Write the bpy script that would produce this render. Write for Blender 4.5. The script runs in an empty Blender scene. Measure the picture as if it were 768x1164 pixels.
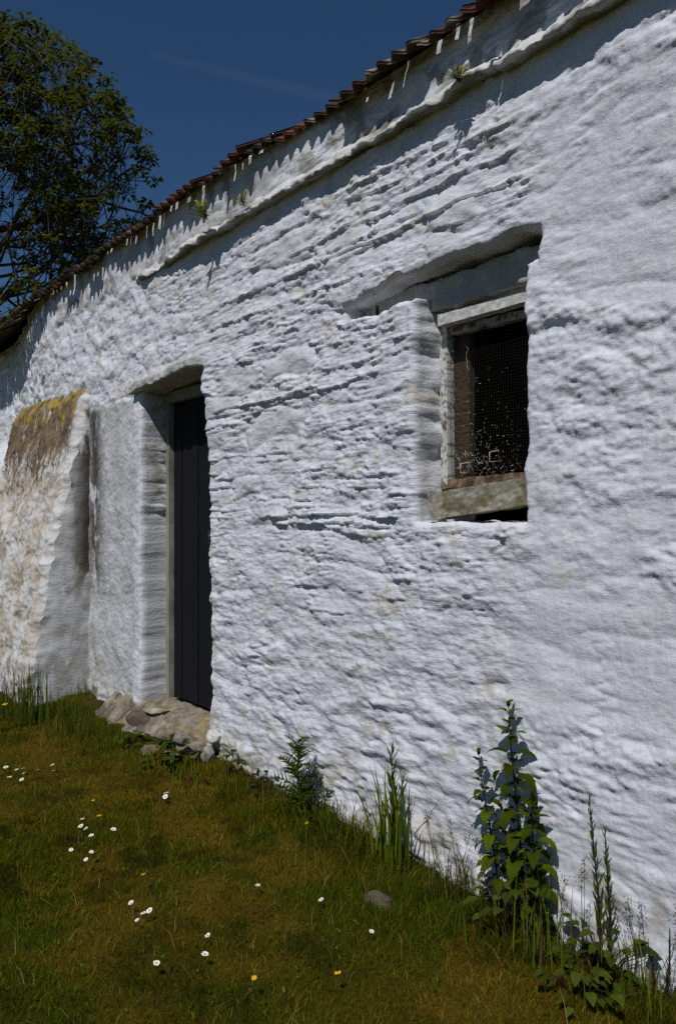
import bpy, math, random
import numpy as np
from mathutils import Vector, Matrix

random.seed(7)
rng = np.random.default_rng(11)
S = bpy.context.scene
COL = S.collection
R = math.radians

# ------------------------------------------------------------------ camera geometry
# the wall's outer face is the plane y = 0 and runs along x; the viewer stands D metres in front of it
FPX, CXP, CYP = 905.0, 384.0, 588.0
ANG = math.atan2(691.0, FPX)
SA, CA = math.sin(ANG), math.cos(ANG)
D, CZ = 2.226, 1.42


def ray(px, py):
    r, u = (px - CXP) / FPX, (CYP - py) / FPX
    return Vector((-CA + r * SA, SA + r * CA, u))


def P(px, py, y=0.0):
    """point of the plane at wall depth y seen at this place of the photograph"""
    d = ray(px, py)
    t = (y + D) / d.y
    return Vector((d.x * t, y, CZ + d.z * t))


def G(px, py, z=0.0):
    """point of the level plane at height z"""
    d = ray(px, py)
    t = (z - CZ) / d.z
    return Vector((d.x * t, -D + d.y * t, z))


def X(px, y=0.0):
    return P(px, CYP, y).x


# ------------------------------------------------------------------ noise
def _h(ix, iy, seed):
    ix = ix.astype(np.int64).astype(np.uint32)
    iy = np.asarray(iy).astype(np.int64).astype(np.uint32)
    with np.errstate(over='ignore'):
        h = ix * np.uint32(374761393) + iy * np.uint32(668265263) + np.uint32((seed * 2246822519 + 97) & 0xffffffff)
        h = (h ^ (h >> np.uint32(13))) * np.uint32(1274126177)
        h = (h ^ (h >> np.uint32(16))) * np.uint32(2246822519)
        h = h ^ (h >> np.uint32(13))
    return h.astype(np.float64) / 4294967295.0


def noise(x, y, seed=0):
    """gradient noise, about -1..1"""
    x, y = np.asarray(x, float), np.asarray(y, float)
    ix, iy = np.floor(x), np.floor(y)
    fx, fy = x - ix, y - iy
    ux, uy = fx * fx * fx * (fx * (fx * 6 - 15) + 10), fy * fy * fy * (fy * (fy * 6 - 15) + 10)

    def g(a, b):
        t = _h(ix + a, iy + b, seed) * 2 * math.pi
        return np.cos(t) * (fx - a) + np.sin(t) * (fy - b)
    n0 = g(0, 0) * (1 - ux) + g(1, 0) * ux
    n1 = g(0, 1) * (1 - ux) + g(1, 1) * ux
    return (n0 * (1 - uy) + n1 * uy) * 1.5


def fbm(x, y, o=4, seed=0, gain=.5):
    s, a = 0, 1
    for k in range(o):
        s = s + a * noise(x * 2 ** k + 17.3 * k, y * 2 ** k - 9.1 * k, seed + k)
        a *= gain
    return s


def sst(a, b, x):
    t = np.clip((x - a) / (b - a), 0, 1)
    return t * t * (3 - 2 * t)


def stones(x, z, h, L, seed, wob=.35, edge=.008):
    """courses of long flat stones: returns (height 0..1, random value of the stone)"""
    zz = z / h + wob * fbm(x * 1.3, z * 2.2, 3, seed + 50)
    row = np.floor(zz)
    fz = zz - row
    rr = _h(row, row * 0 + 3, seed)
    Lr = L * (.55 + .9 * _h(row, row * 0 + 5, seed))
    xx = x / Lr + rr * 37 + .12 * noise(x * 5, z * 30, seed + 8)
    col = np.floor(xx)
    fx = xx - col
    r1 = _h(row * 131 + col, row, seed + 1)
    r2 = _h(row * 131 + col, row, seed + 2)
    dz = np.minimum(fz, 1 - fz) * h
    dx = np.minimum(fx, 1 - fx) * Lr
    d = np.minimum(dz, dx * .7)
    cap = 1 - np.exp(-d / edge)
    hgt = cap * (.25 + .75 * r1) + cap * (.5 - fz) * (r2 - .25) * .9
    return hgt, r1


# ------------------------------------------------------------------ mesh helpers
def tag(o, label=None, cat=None, group=None, kind=None):
    if label: o['label'] = label
    if cat: o['category'] = cat
    if group: o['group'] = group
    if kind: o['kind'] = kind
    return o


def empty(name, loc, label=None, cat=None, group=None):
    o = bpy.data.objects.new(name, None)
    COL.objects.link(o)
    o.location = loc
    o.empty_display_size = .1
    return tag(o, label, cat, group)


def mesh_np(name, v, f, mat, parent=None, smooth=True, col=None, fm=None, mats=None):
    """v (n,3) in world space, f (m,3|4) or a list of arrays; the object's origin is put at its parent's"""
    fs = f if isinstance(f, list) else [f]
    fs = [np.asarray(a, np.int32) for a in fs if len(a)]
    loops = np.concatenate([a.ravel() for a in fs])
    tot = np.concatenate([np.full(len(a), a.shape[1], np.int32) for a in fs])
    st = np.concatenate([[0], np.cumsum(tot)[:-1]]).astype(np.int32)
    v = np.asarray(v, np.float64)
    off = np.zeros(3)
    if parent is not None:
        p, m = parent, Vector((0, 0, 0))
        while p is not None:
            m = m + p.location
            p = p.parent
        off = np.array(m)
    me = bpy.data.meshes.new(name)
    me.vertices.add(len(v))
    me.vertices.foreach_set('co', (v - off).astype(np.float32).ravel())
    me.loops.add(len(loops))
    me.loops.foreach_set('vertex_index', loops)
    me.polygons.add(len(tot))
    me.polygons.foreach_set('loop_start', st)
    try:
        me.polygons.foreach_set('loop_total', tot)
    except Exception:
        pass
    me.polygons.foreach_set('use_smooth', np.full(len(tot), bool(smooth)))
    for m in (mats or [mat]):
        me.materials.append(m)
    if fm is not None:
        me.polygons.foreach_set('material_index', np.asarray(fm, np.int32))
    if col is not None:
        a = me.color_attributes.new('Col', 'FLOAT_COLOR', 'POINT')
        c = np.ones((len(v), 4), np.float32)
        col = np.asarray(col)
        c[:, :col.shape[-1]] = col
        a.data.foreach_set('color', c.ravel())
    me.update(calc_edges=True)
    me.validate()
    o = bpy.data.objects.new(name, me)
    COL.objects.link(o)
    if parent is not None:
        o.parent = parent
    return o


class MB:
    """collects pieces of one mesh in world space"""
    def __init__(s):
        s.v, s.f3, s.f4, s.c, s.n = [], [], [], [], 0

    def add(s, v, f, col=None):
        v = np.asarray(v, float).reshape(-1, 3)
        f = np.asarray(f, np.int64)
        (s.f3 if f.shape[1] == 3 else s.f4).append(f + s.n)
        s.v.append(v)
        c = np.ones((len(v), 3)) if col is None else np.broadcast_to(np.asarray(col, float), (len(v), 3))
        s.c.append(c)
        s.n += len(v)

    def box(s, c, half, rot=None, col=None):
        q = np.array([[a, b, d] for a in (-1, 1) for b in (-1, 1) for d in (-1, 1)], float) * np.asarray(half)
        if rot is not None:
            q = q @ np.array(rot.to_3x3()).T
        s.add(q + np.asarray(c), [[0, 1, 3, 2], [4, 6, 7, 5], [0, 4, 5, 1], [2, 3, 7, 6], [0, 2, 6, 4], [1, 5, 7, 3]], col)

    def tube(s, pts, rad, n=6, col=None, close=True):
        pts = [Vector(p) for p in pts]
        rad = rad if hasattr(rad, '__len__') else [rad] * len(pts)
        rings = []
        up = Vector((.13, .27, 1)).normalized()
        for i, p in enumerate(pts):
            t = (pts[min(i + 1, len(pts) - 1)] - pts[max(i - 1, 0)]).normalized()
            a = t.cross(up)
            if a.length < 1e-3: a = t.cross(Vector((1, 0, 0)))
            a.normalize()
            b = t.cross(a)
            rings.append([p + (a * math.cos(2 * math.pi * k / n) + b * math.sin(2 * math.pi * k / n)) * rad[i] for k in range(n)])
        v = [q for r in rings for q in r]
        f = [[i * n + k, i * n + (k + 1) % n, (i + 1) * n + (k + 1) % n, (i + 1) * n + k] for i in range(len(pts) - 1) for k in range(n)]
        if close:
            v.append(pts[-1])
            f3 = [[(len(pts) - 1) * n + k, (len(pts) - 1) * n + (k + 1) % n, len(v) - 1] for k in range(n)]
            b0 = s.n
            s.add(v, f, col)
            s.f3.append(np.asarray(f3) + b0)
        else:
            s.add(v, f, col)

    def build(s, name, mat, parent=None, smooth=True, col=True):
        return mesh_np(name, np.concatenate(s.v), [np.concatenate(a) for a in (s.f3, s.f4) if a], mat, parent, smooth,
                       np.concatenate(s.c) if col else None)


def grid_faces(nx, nz, keep=None, flip=False):
    i, j = np.meshgrid(np.arange(nx - 1), np.arange(nz - 1), indexing='ij')
    a = i * nz + j
    q = np.stack([a, a + nz, a + nz + 1, a + 1], -1)
    if flip: q = q[..., ::-1]
    q = q.reshape(-1, 4)
    return q if keep is None else q[keep.reshape(-1)]


# ------------------------------------------------------------------ materials
def mat(name):
    m = bpy.data.materials.new(name)
    m.use_nodes = True
    nt = m.node_tree
    return m, nt, nt.nodes['Principled BSDF']


def N(nt, t, **kw):
    n = nt.nodes.new(t)
    for k, v in kw.items():
        if k in n.inputs: n.inputs[k].default_value = v
        else: setattr(n, k, v)
    return n


def noise_node(nt, vec, scale, detail=4, rough=.55):
    n = N(nt, 'ShaderNodeTexNoise')
    n.inputs['Scale'].default_value = scale
    n.inputs['Detail'].default_value = detail
    n.inputs['Roughness'].default_value = rough
    nt.links.new(vec, n.inputs['Vector'])
    return n.outputs['Fac']


def ramp(nt, fac, stops):
    n = N(nt, 'ShaderNodeValToRGB')
    e = n.color_ramp.elements
    while len(e) < len(stops): e.new(.5)
    for k, (p, c) in enumerate(stops):
        e[k].position = p
        e[k].color = (*c, 1) if len(c) == 3 else c
    nt.links.new(fac, n.inputs[0])
    return n.outputs[0]


def mul(nt, a, b, fac=1.0, mode='MULTIPLY'):
    n = N(nt, 'ShaderNodeMix', data_type='RGBA', blend_type=mode)
    n.inputs[0].default_value = fac
    for s, i in ((a, 6), (b, 7)):
        if isinstance(s, tuple): n.inputs[i].default_value = (*s, 1)
        else: nt.links.new(s, n.inputs[i])
    return n.outputs[2]


def bump(nt, bs, chain):
    prev = None
    for h, strength, dist in chain:
        b = N(nt, 'ShaderNodeBump')
        b.inputs['Strength'].default_value = strength
        b.inputs['Distance'].default_value = dist
        nt.links.new(h, b.inputs['Height'])
        if prev: nt.links.new(prev, b.inputs['Normal'])
        prev = b.outputs[0]
    nt.links.new(prev, bs.inputs['Normal'])


def limewash(name, bump_amt=1.0, speck=.12):
    m, nt, bs = mat(name)
    g = N(nt, 'ShaderNodeNewGeometry').outputs['Position']
    vc = N(nt, 'ShaderNodeVertexColor', layer_name='Col')
    c, al = vc.outputs[0], vc.outputs['Alpha']
    var = ramp(nt, noise_node(nt, g, 9, 6, .65), [(.3, (1 - speck,) * 3), (.62, (1, 1, 1))])
    c = mul(nt, c, var)
    fine = ramp(nt, noise_node(nt, g, 70, 3, .6), [(.3, (.86, .85, .83)), (.55, (1, 1, 1))])
    c = mul(nt, c, fine, .7)
    nt.links.new(c, bs.inputs['Base Color'])
    bs.inputs['Roughness'].default_value = .88
    bs.inputs['Specular IOR Level'].default_value = .25
    mp = N(nt, 'ShaderNodeMapping')
    mp.inputs['Scale'].default_value = (.65, .65, 2.0)          # relief follows the bedding of the stones
    nt.links.new(g, mp.inputs['Vector'])
    st = N(nt, 'ShaderNodeMapping')
    st.inputs['Scale'].default_value = (1, 1, .16)          # brush strokes of the thick plaster
    nt.links.new(g, st.inputs['Vector'])
    n1 = noise_node(nt, mp.outputs[0], 34, 7, .68)
    n2 = noise_node(nt, g, 140, 4, .65)
    strokes = noise_node(nt, st.outputs[0], 42, 3, .5)
    fine = noise_node(nt, g, 42, 7, .68)
    vo = N(nt, 'ShaderNodeTexVoronoi')
    vo.inputs['Scale'].default_value = 48
    nt.links.new(mp.outputs[0], vo.inputs['Vector'])
    bump(nt, bs, [(n1, .60 * bump_amt, .013), (vo.outputs['Distance'], .10 * bump_amt, .005), (n2, .45 * bump_amt, .003), (strokes, .45, .011), (fine, .6, .009)])
    inv = N(nt, 'ShaderNodeMath', operation='SUBTRACT')
    inv.inputs[0].default_value = 1.1
    nt.links.new(al, inv.inputs[1])
    for k, b in enumerate([q for q in nt.nodes if q.bl_idname == 'ShaderNodeBump']):
        mm = N(nt, 'ShaderNodeMath', operation='MULTIPLY')
        nt.links.new(al if k < 3 else inv.outputs[0], mm.inputs[0])
        mm.inputs[1].default_value = b.inputs['Strength'].default_value
        nt.links.new(mm.outputs[0], b.inputs['Strength'])
    return m


M_WALL = limewash('limewash')
M_RENDER = limewash('cement_render', .7)


def simple(name, col, rough=.8, nscale=12, var=.35, bscale=40, bdist=.004, bstr=.6, stretch=None, spec=.3):
    m, nt, bs = mat(name)
    g = N(nt, 'ShaderNodeNewGeometry').outputs['Position']
    if stretch:
        mp = N(nt, 'ShaderNodeMapping')
        mp.inputs['Scale'].default_value = stretch
        nt.links.new(g, mp.inputs['Vector'])
        g = mp.outputs[0]
    v = ramp(nt, noise_node(nt, g, nscale, 6, .65), [(.28, (1 - var,) * 3), (.7, (1 + var * .3,) * 3)])
    nt.links.new(mul(nt, col, v), bs.inputs['Base Color'])
    bs.inputs['Roughness'].default_value = rough
    bs.inputs['Specular IOR Level'].default_value = spec
    bump(nt, bs, [(noise_node(nt, g, bscale, 4, .6), bstr, bdist)])
    return m


def attr_mat(name, rough=.7, trans=0.0, nscale=25, var=.3, spec=.3, bdist=0.0):
    """base colour from the mesh's own colour attribute, optional leaf translucency"""
    m, nt, bs = mat(name)
    g = N(nt, 'ShaderNodeNewGeometry').outputs['Position']
    c = N(nt, 'ShaderNodeVertexColor', layer_name='Col').outputs[0]
    c = mul(nt, c, ramp(nt, noise_node(nt, g, nscale, 4), [(.3, (1 - var,) * 3), (.68, (1, 1, 1))]))
    nt.links.new(c, bs.inputs['Base Color'])
    bs.inputs['Roughness'].default_value = rough
    bs.inputs['Specular IOR Level'].default_value = spec
    if bdist:
        bump(nt, bs, [(noise_node(nt, g, nscale * 3, 4), .6, bdist)])
    if trans:
        t = N(nt, 'ShaderNodeBsdfTranslucent')
        nt.links.new(c, t.inputs[0])
        mx = N(nt, 'ShaderNodeMixShader')
        mx.inputs[0].default_value = trans
        nt.links.new(bs.outputs[0], mx.inputs[1])
        nt.links.new(t.outputs[0], mx.inputs[2])
        nt.links.new(mx.outputs[0], nt.nodes['Material Output'].inputs[0])
    return m


M_LEAF = attr_mat('leaf', .7, .4, 30, .25, .06)
M_GRASS = attr_mat('grass_blades', .75, .25, 3, .15, .06)
M_BARK = simple('bark', (.085, .07, .05), .9, 6, .5, 20, .01)
M_STONE = attr_mat('rubble', .9, 0, 20, .45, .25, .006)
M_DOOR = simple('tarred_planks', (.007, .007, .009), .75, 10, .5, 30, .003, .6, (6, 6, .6), .2)
M_POST = simple('old_cream_paint', (.27, .26, .22), .75, 8, .4, 60, .003, .6, (1, 1, .35))
M_WHITEWOOD = attr_mat('flaking_white_wood', .75, 0, 45, .45, .3, .003)
M_BATTEN = simple('brown_batten', (.075, .05, .032), .85, 14, .5, 70, .003, .7, (1, 1, .3))
M_WIRE = simple('wire', (.022, .018, .015), .6, 40, .4)
M_WEB = simple('frayed_string', (.55, .54, .50), .9, 40, .2)
M_INTERIOR = simple('dark_interior', (.03, .028, .026), .95, 4, .4)  # near-black tone of the inner partition
M_ROOF = attr_mat('roof_tile', .85, 0, 22, .55, .25, .004)

# ------------------------------------------------------------------ the building
building = empty('whitewashed_building', (X(384), 0, 0), 'old whitewashed rubble stone farm building with a narrow dark door and a small meshed window', 'building')

XL, XR, ZT = -13.0, 1.6, CZ + 2.00


def eave_drop(x):
    return -.09 * sst(X(40), X(-10), x) - .03 - .085 * sst(X(230), X(420), x)


def spacing(x):
    if x > -.9: return .03
    if x > -3.2: return .0058
    if x > -6.2: return .0085
    if x > -9.3: return .013
    return .04


xs = [XR]
while xs[-1] > XL: xs.append(xs[-1] - spacing(xs[-1]))
xs = np.array(xs[::-1])
zs = np.concatenate([np.arange(-.25, ZT, .0062), [ZT]])


def snap(arr, val):
    k = int(np.argmin(np.abs(arr - val)))
    arr[k] = val
    return k


xd0, xd1 = X(163), X(240)
xw0, xw1 = X(471), X(598)
xs0, xs1 = X(392), X(613)
zd_top = CZ + .925
zsl_t, zsl_b, zw_b = 2.425, 2.315, 1.40
kd0, kd1, kw0, kw1, ks0, ks1 = [snap(xs, v) for v in (xd0, xd1, xw0, xw1, xs0, xs1)]
jd, jt, jb, jw = snap(zs, zd_top), snap(zs, zsl_t), snap(zs, zsl_b), snap(zs, zw_b)

XX, ZZ = np.meshgrid(xs, zs, indexing='ij')
gx, gz = XX.copy(), ZZ.copy()


def wob(x_edge, amp, f, seed, z0, z1):
    band = sst(z0 - .08, z0 + .02, gz) * (1 - sst(z1 - .02, z1 + .08, gz))
    return amp * fbm(gz * f, gz * 0 + seed, 4, seed) * np.exp(-np.abs(gx - x_edge) / .09) * band


def wobz(z_edge, amp, f, seed, x0, x1):
    band = sst(x0 - .08, x0 + .02, gx) * (1 - sst(x1 - .02, x1 + .08, gx))
    return amp * fbm(gx * f, gx * 0 + seed, 4, seed) * np.exp(-np.abs(gz - z_edge) / .06) * band


# the door's right-hand arris is ragged: it swells and leans as the photograph shows
arris = np.interp(gz[0], [0, .7, CZ - .78, CZ - .5, CZ - .1, CZ + .3, CZ + .6, CZ + .95], [.0, .0, .035, -.01, -.01, -.03, -.06, -.125])
XX += (arris[None, :] * np.exp(-np.abs(gx - xd1) / .12)) * (1 - sst(zd_top - .02, zd_top + .1, gz))
XX += wob(xd1, .016, 7, 31, -.3, zd_top) + wob(xd0, .011, 6, 32, -.3, zd_top)
XX += wob(xw0, .014, 7, 33, zw_b, zsl_t) + wob(xw1, .013, 6, 34, zw_b, zsl_b)
XX += wob(xs1, .01, 14, 36, zsl_b, zsl_t)
ZZ += wobz(zsl_t, .016, 4.5, 37, xs0, xs1) + wobz(zw_b, .008, 8, 38, xw0, xw1) + wobz(zsl_b, .02, 6, 39, xs0, xw0)
ZZ += wobz(zsl_b, .012, 12, 40, xw1, xs1)
# slot's left end is thinner and drops a little
ZZ += (-.05 * sst(xw0 + .1, xs0, gx)) * np.exp(-np.abs(gz - zsl_t) / .07) * (1 - sst(xs0 - .02, xs0 - .2, gx))
# door lintel soffit rises to the right
ZZ += (.03 * (gx - xd0) / (xd1 - xd0) - .015) * np.exp(-np.abs(gz - zd_top) / .08) * sst(xd0 - .1, xd0, gx) * (1 - sst(xd1, xd1 + .1, gx))


def wall_height(x, z):
    """how far the face stands out towards the viewer"""
    x6, x3, xp = X(606), X(300), X(100)
    edge = x6 + .04 * noise(z * 2.5, z * 0, 77) - .10 * (1 - sst(2.30, 2.36, z)) + .10 * sst(2.5, 3.1, z) * -1
    smooth = sst(edge - .13, edge + .16, x + .08 * fbm(x * 4, z * 4, 3, 70))                       # thick lumpy plaster towards the right
    low = 1 - sst(.75, 1.35, z + .3 * noise(x * .9, z * .9, 78))   # gentler face low down
    thinmask = sst(-.25, .45, fbm(x * 1.1, z * 1.6, 3, 79) + .25)
    big, rb = stones(x, z, .150, .55, 1, .45, .020)
    thin, rt = stones(x, z, .040, .30, 2, .9, .0045)
    thin2, _ = stones(x, z, .021, .17, 3, 1.2, .0035)
    slab = sst(.84, .9, rb)                                        # smooth faced blocks among the slates
    crumb = fbm(x * 26, z * 34, 4, 5, .6)
    lumps = fbm(x * 7, z * 9, 3, 6)
    ridge = .5 - np.abs(fbm(x * 8.5 + z * 3, z * 31, 4, 62, .6))
    blob = 1 - sst(X(190), X(270), x)                              # heavier wash over the stones at the far end
    brk = sst(-.25, .35, fbm(x * 4.5, z * 7, 3, 66))                # the bedding shows only in broken patches
    rough = .013 * big + (.011 * thin + .0065 * thin2) * (.15 + .85 * thinmask * brk) * (1 - .85 * slab) * (1 - .7 * blob) \
        + (.0022 * crumb + .0075 * ridge * (.4 + .6 * brk)) * (1 - .75 * slab) * (.5 + thinmask * .7) + blob * .006 * fbm(x * 8, z * 9, 3, 63)
    # ragged long ledges
    led = np.zeros_like(x)
    for zc, a, b, amp in ((1.425, X(300), X(450), .017), (1.385, X(318), X(440), .015), (2.02, X(250), X(400), .010), (2.62, X(250), X(600), .014), (2.72, X(330), X(585), .012),
                          (2.50, X(240), X(420), .010), (.98, X(250), X(400), .010), (2.83, X(400), X(600), .010), (1.75, X(240), X(330), .008)):
        zz = z - zc - .018 * fbm(x * 3, x * 0 + zc, 3, 60)
        m = sst(a - .05, a + .05, x) * (1 - sst(b - .05, b + .05, x)) * (.55 + .7 * np.clip(fbm(x * 5, x * 0 + zc, 3, 61) + .3, 0, 1))
        led += amp * m * np.where(zz > 0, np.exp(-zz / .022), -.55 * np.exp(zz / .012))
    lr = random.Random(91)
    for _ in range(85):
        zc, a = lr.uniform(.75, 3.0), lr.uniform(X(215), X(580))
        ln, amp, dip = lr.uniform(.15, .9), lr.uniform(.004, .0105), lr.uniform(-.03, .05)
        sel = (np.abs(x - a) < ln * .6 + .1) & (np.abs(z - zc) < .12)
        xs_, zs_ = x[sel], z[sel]
        zz = zs_ - zc - dip * (xs_ - a) - .012 * fbm(xs_ * 5, xs_ * 0 + zc * 7, 3, 67)
        m = sst(ln * .5, ln * .5 - .1, np.abs(xs_ - a)) * (.3 + .9 * np.clip(fbm(xs_ * 9, xs_ * 0 + zc, 3, 68) + .3, 0, 1))
        led[sel] += amp * m * np.where(zz > 0, np.exp(-zz / .016), -.6 * np.exp(zz / .010))
    rough += led
    crease = np.abs(fbm(x * 3.0 + z * 2.2, z * 10 - x * 1.0, 4, 82, .55))         # trowelled ridges, nearly level
    gentle = .015 * stones(x, z, .17, .8, 7, .7, .035)[0] + .005 * thin * sst(.1, .6, fbm(x * 1.4, z * 2, 3, 80)) \
        + .0012 * crumb + .004 * ridge * sst(-.1, .5, noise(x * 2.4, z * 3, 81)) + .012 * crease + .003 * lumps
    plaster = .006 * fbm(x * 3.0, z * 6.5, 3, 9) + .010 * stones(x, z, .20, 1.3, 10, .6, .035)[0] + .0045 * np.abs(fbm(x * 13, z * 19, 3, 71, .55)) + .0065 * fbm(x * 9, z * 12, 3, 11) \
        + .006 * np.abs(fbm(x * 4.2 + z * 1.6, z * 9, 3, 12)) + .0028 * fbm(x * 24, z * 32, 4, 64, .6)
    calm = .30 + .85 * sst(-.35, .55, fbm(x * 1.7, z * 2.6, 3, 72))               # thicker coats lie smoother
    plaster = plaster * calm + .008 * stones(x, z, .24, 1.1, 73, .5, .03)[0]
    gentle = gentle * (.45 + .6 * calm)
    h = rough * (1 - low) + gentle * low
    h = h * (1 - smooth) + (plaster + .010) * smooth
    h += .008 * lumps * (1 - smooth) + .012 * fbm(x * 1.1, z * 1.3, 2, 13)
    # smooth cement rendered pier between the buttress and the door
    pe = X(164)
    pier = sst(xp - .1, xp, x) * (1 - sst(pe + .02, pe + .06, x)) * (1 - sst(2.22, 2.27, z + .03 * noise(x * 6, x * 0, 14)))
    pm = .012 + .010 * sst(X(150), X(158), x) + .010 * fbm(x * 3, z * 3, 4, 15) + .009 * np.abs(fbm(x * 4.5, z * 5, 4, 16)) + .0020 * crumb
    h = h * (1 - pier) + pm * pier
    # rough rounded stones at the head of the wall over the buttress
    head = (1 - sst(X(175), X(200), x)) * sst(2.25, 2.45, z)
    h = h * (1 - .6 * head) + head * (.026 * np.abs(fbm(x * 3.2, z * 3.8, 3, 17)) + .007 * fbm(x * 9, z * 9, 3, 18))
    # wall head band under the tiles
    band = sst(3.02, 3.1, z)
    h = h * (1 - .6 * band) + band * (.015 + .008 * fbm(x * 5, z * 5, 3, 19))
    # far end of the wall is set back under the eaves
    h -= .24 * (1 - sst(X(-8), X(70), x + .45 * (z - 2.7) + .12 * noise(z * 4, z * 0, 20) + .06 * fbm(x * 5, z * 9, 3, 65))) * sst(1.9, 2.3, z)
    # rubble foot
    foot = 1 - sst(.05, .28, z + .08 * noise(x * 4, x * 0, 21))
    h += foot * (.03 * fbm(x * 6, z * 8, 3, 22) + .012)
    return h, pier, smooth, band, foot, slab * (1 - low) * (1 - smooth), crumb


zt_ = CZ + 1.985 + eave_drop(gx)
ZZ = np.where(gz > 3.05, 3.05 + (gz - 3.05) * (zt_ - 3.05) / (ZT - 3.05) + (ZZ - gz), ZZ)
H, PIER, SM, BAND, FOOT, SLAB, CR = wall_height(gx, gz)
inside = np.zeros((len(xs) - 1, len(zs) - 1), bool)          # cells cut out of the wall
inside[kd0:kd1, :jd] = True
inside[kw0:kw1, jw:jb + 1] = True
inside[ks0:ks1, jb:jt] = True

# soft worn arrises round the openings
dist = np.full(gx.shape, 9.0)
for a, b, c, e in ((xd0, xd1, -1, zd_top), (xw0, xw1, zw_b, zsl_b), (xs0, xs1, zsl_b, zsl_t)):
    dx = np.maximum(np.maximum(a - gx, gx - b), 0)
    dz = np.maximum(np.maximum(c - gz, gz - e), 0)
    dist = np.minimum(dist, np.hypot(dx, dz))
rad = .022
H -= rad * np.clip(1 - dist / rad, 0, 1) ** 2

YY = -H
wc = np.empty(gx.shape + (3,))
wc[:] = (.675, .692, .752)
t = sst(.25, .8, fbm(gx * 2.3, gz * 3.1, 4, 100))[..., None]
wc = wc * (1 - .5 * t) + np.array((.64, .645, .655)) * .5 * t
t = (sst(.62, .8, fbm(gx * 4.5, gz * 7, 4, 101, .6)) * (1 - .8 * SM) * (1 - PIER))[..., None] * .55      # thin wash, bare stone tint
wc = wc * (1 - t) + np.array((.55, .49, .38)) * t
t = (PIER * (1 - sst(X(153), X(159), gx + .10 * fbm(gx * 2, gz * 6, 3, 114))))[..., None] * .92
wc = wc * (1 - t) + (np.array((.52, .525, .545)) * (1 + .12 * fbm(gx * 5, gz * 4, 4, 102)[..., None])) * t
t = (SLAB * .5)[..., None]
wc = wc * (1 - t) + np.array((.60, .615, .645)) * t
t = (BAND * sst(-.25, .5, fbm(gx * 3, gz * 3, 4, 103) + .05) * .5)[..., None]                               # grime under the tiles, with eaves shade painted into the grey
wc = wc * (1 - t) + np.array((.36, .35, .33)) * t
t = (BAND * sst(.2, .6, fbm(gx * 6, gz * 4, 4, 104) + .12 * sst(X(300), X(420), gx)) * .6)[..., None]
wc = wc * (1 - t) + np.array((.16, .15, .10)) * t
ft = 1 - sst(.04, .42, gz + .16 * fbm(gx * 3, gz * 3, 3, 115))
t = (ft * sst(-.35, .45, fbm(gx * 9, gz * 9, 4, 105)) * .62)[..., None]                                      # splashed earth at the foot
wc = wc * (1 - t) + np.array((.38, .325, .23)) * t
t = (ft * sst(.1, .6, fbm(gx * 5, gz * 6, 4, 116)) * .5)[..., None]                    # thin green algae
wc = wc * (1 - t) + np.array((.20, .21, .11)) * t
t = (sst(.15, .8, fbm(gx * 9, gz * .9, 4, 112)) * sst(-.1, .5, fbm(gx * 1.2, gz * 1.2, 3, 113)) * .16)[..., None]     # faint rain streaks
wc = wc * (1 - t) + np.array((.40, .385, .32)) * t
for px, py, rw, c, k in ((650, 652, .09, (.42, .33, .2), .5), (210, 436, .16, (.42, .32, .18), .6), (110, 560, .05, (.10, .075, .05), 0), (455, 760, .05, (.50, .42, .25), .5), (345, 700, .12, (.6, .56, .47), .4),
                         (240, 838, .10, (.50, .44, .33), .6), (300, 880, .16, (.52, .45, .33), .5), (480, 940, .12, (.6, .52, .38), .4)):
    q = P(px, py)
    t = np.clip(1 - np.hypot(gx - q.x, (gz - q.z) * 1.6) / rw, 0, 1) * sst(-.1, .35, fbm(gx * 14, gz * 20, 4, 106)) * k
    wc = wc * (1 - t[..., None]) + np.array(c) * t[..., None]
# brown run-off stain beside the buttress
xst = X(110)
t = np.exp(-((gx - xst - .02 * noise(gz * 6, gz * 0, 107)) / .17) ** 2) * sst(.72, 1.05, gz) * (1 - sst(2.2, 2.3, gz)) * np.clip(sst(-.6, .1, fbm(gx * 9, gz * 3.5, 4, 108)) * 1.7, 0, .93)
wc = wc * (1 - t[..., None]) + np.array((.05, .036, .022)) * t[..., None]
t = np.exp(-((gx - xst + .03) / .10) ** 2) * (1 - sst(1.2, 1.5, gz)) * sst(-.1, .4, fbm(gx * 6, gz * 3, 4, 109)) * .7
wc = wc * (1 - t[..., None]) + np.array((.30, .28, .24)) * t[..., None]

verts = np.stack([XX, YY, ZZ], -1).reshape(-1, 3)
amt = np.clip(1 - .4 * (1 - sst(X(170), X(240), gx)) - .58 * SM - .4 * PIER - .3 * SLAB - .35 * BAND, .2, 1)
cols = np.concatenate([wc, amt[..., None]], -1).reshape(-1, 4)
nz = len(zs)
faces = grid_faces(len(xs), nz, ~inside)

# reveals: every edge between kept and removed cells is carried back into the wall
ii = np.pad(inside, 1)
KD, DEP = 14, .34
rv, rf, rc, ridx = [], [], [], {}


def col_of(i, j):
    k = (i, j)
    if k not in ridx:
        b = i * nz + j
        ridx[k] = [b] + [len(verts) + len(rv) + q for q in range(KD)]
        p = verts[b]
        for q in range(1, KD + 1):
            rv.append((p[0], p[1] + DEP * q / KD, p[2]))
            rc.append(cols[b])
    return ridx[k]


def strip(a, b):
    A, B = col_of(*a), col_of(*b)
    for q in range(KD): rf.append((A[q], B[q], B[q + 1], A[q + 1]))


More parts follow.
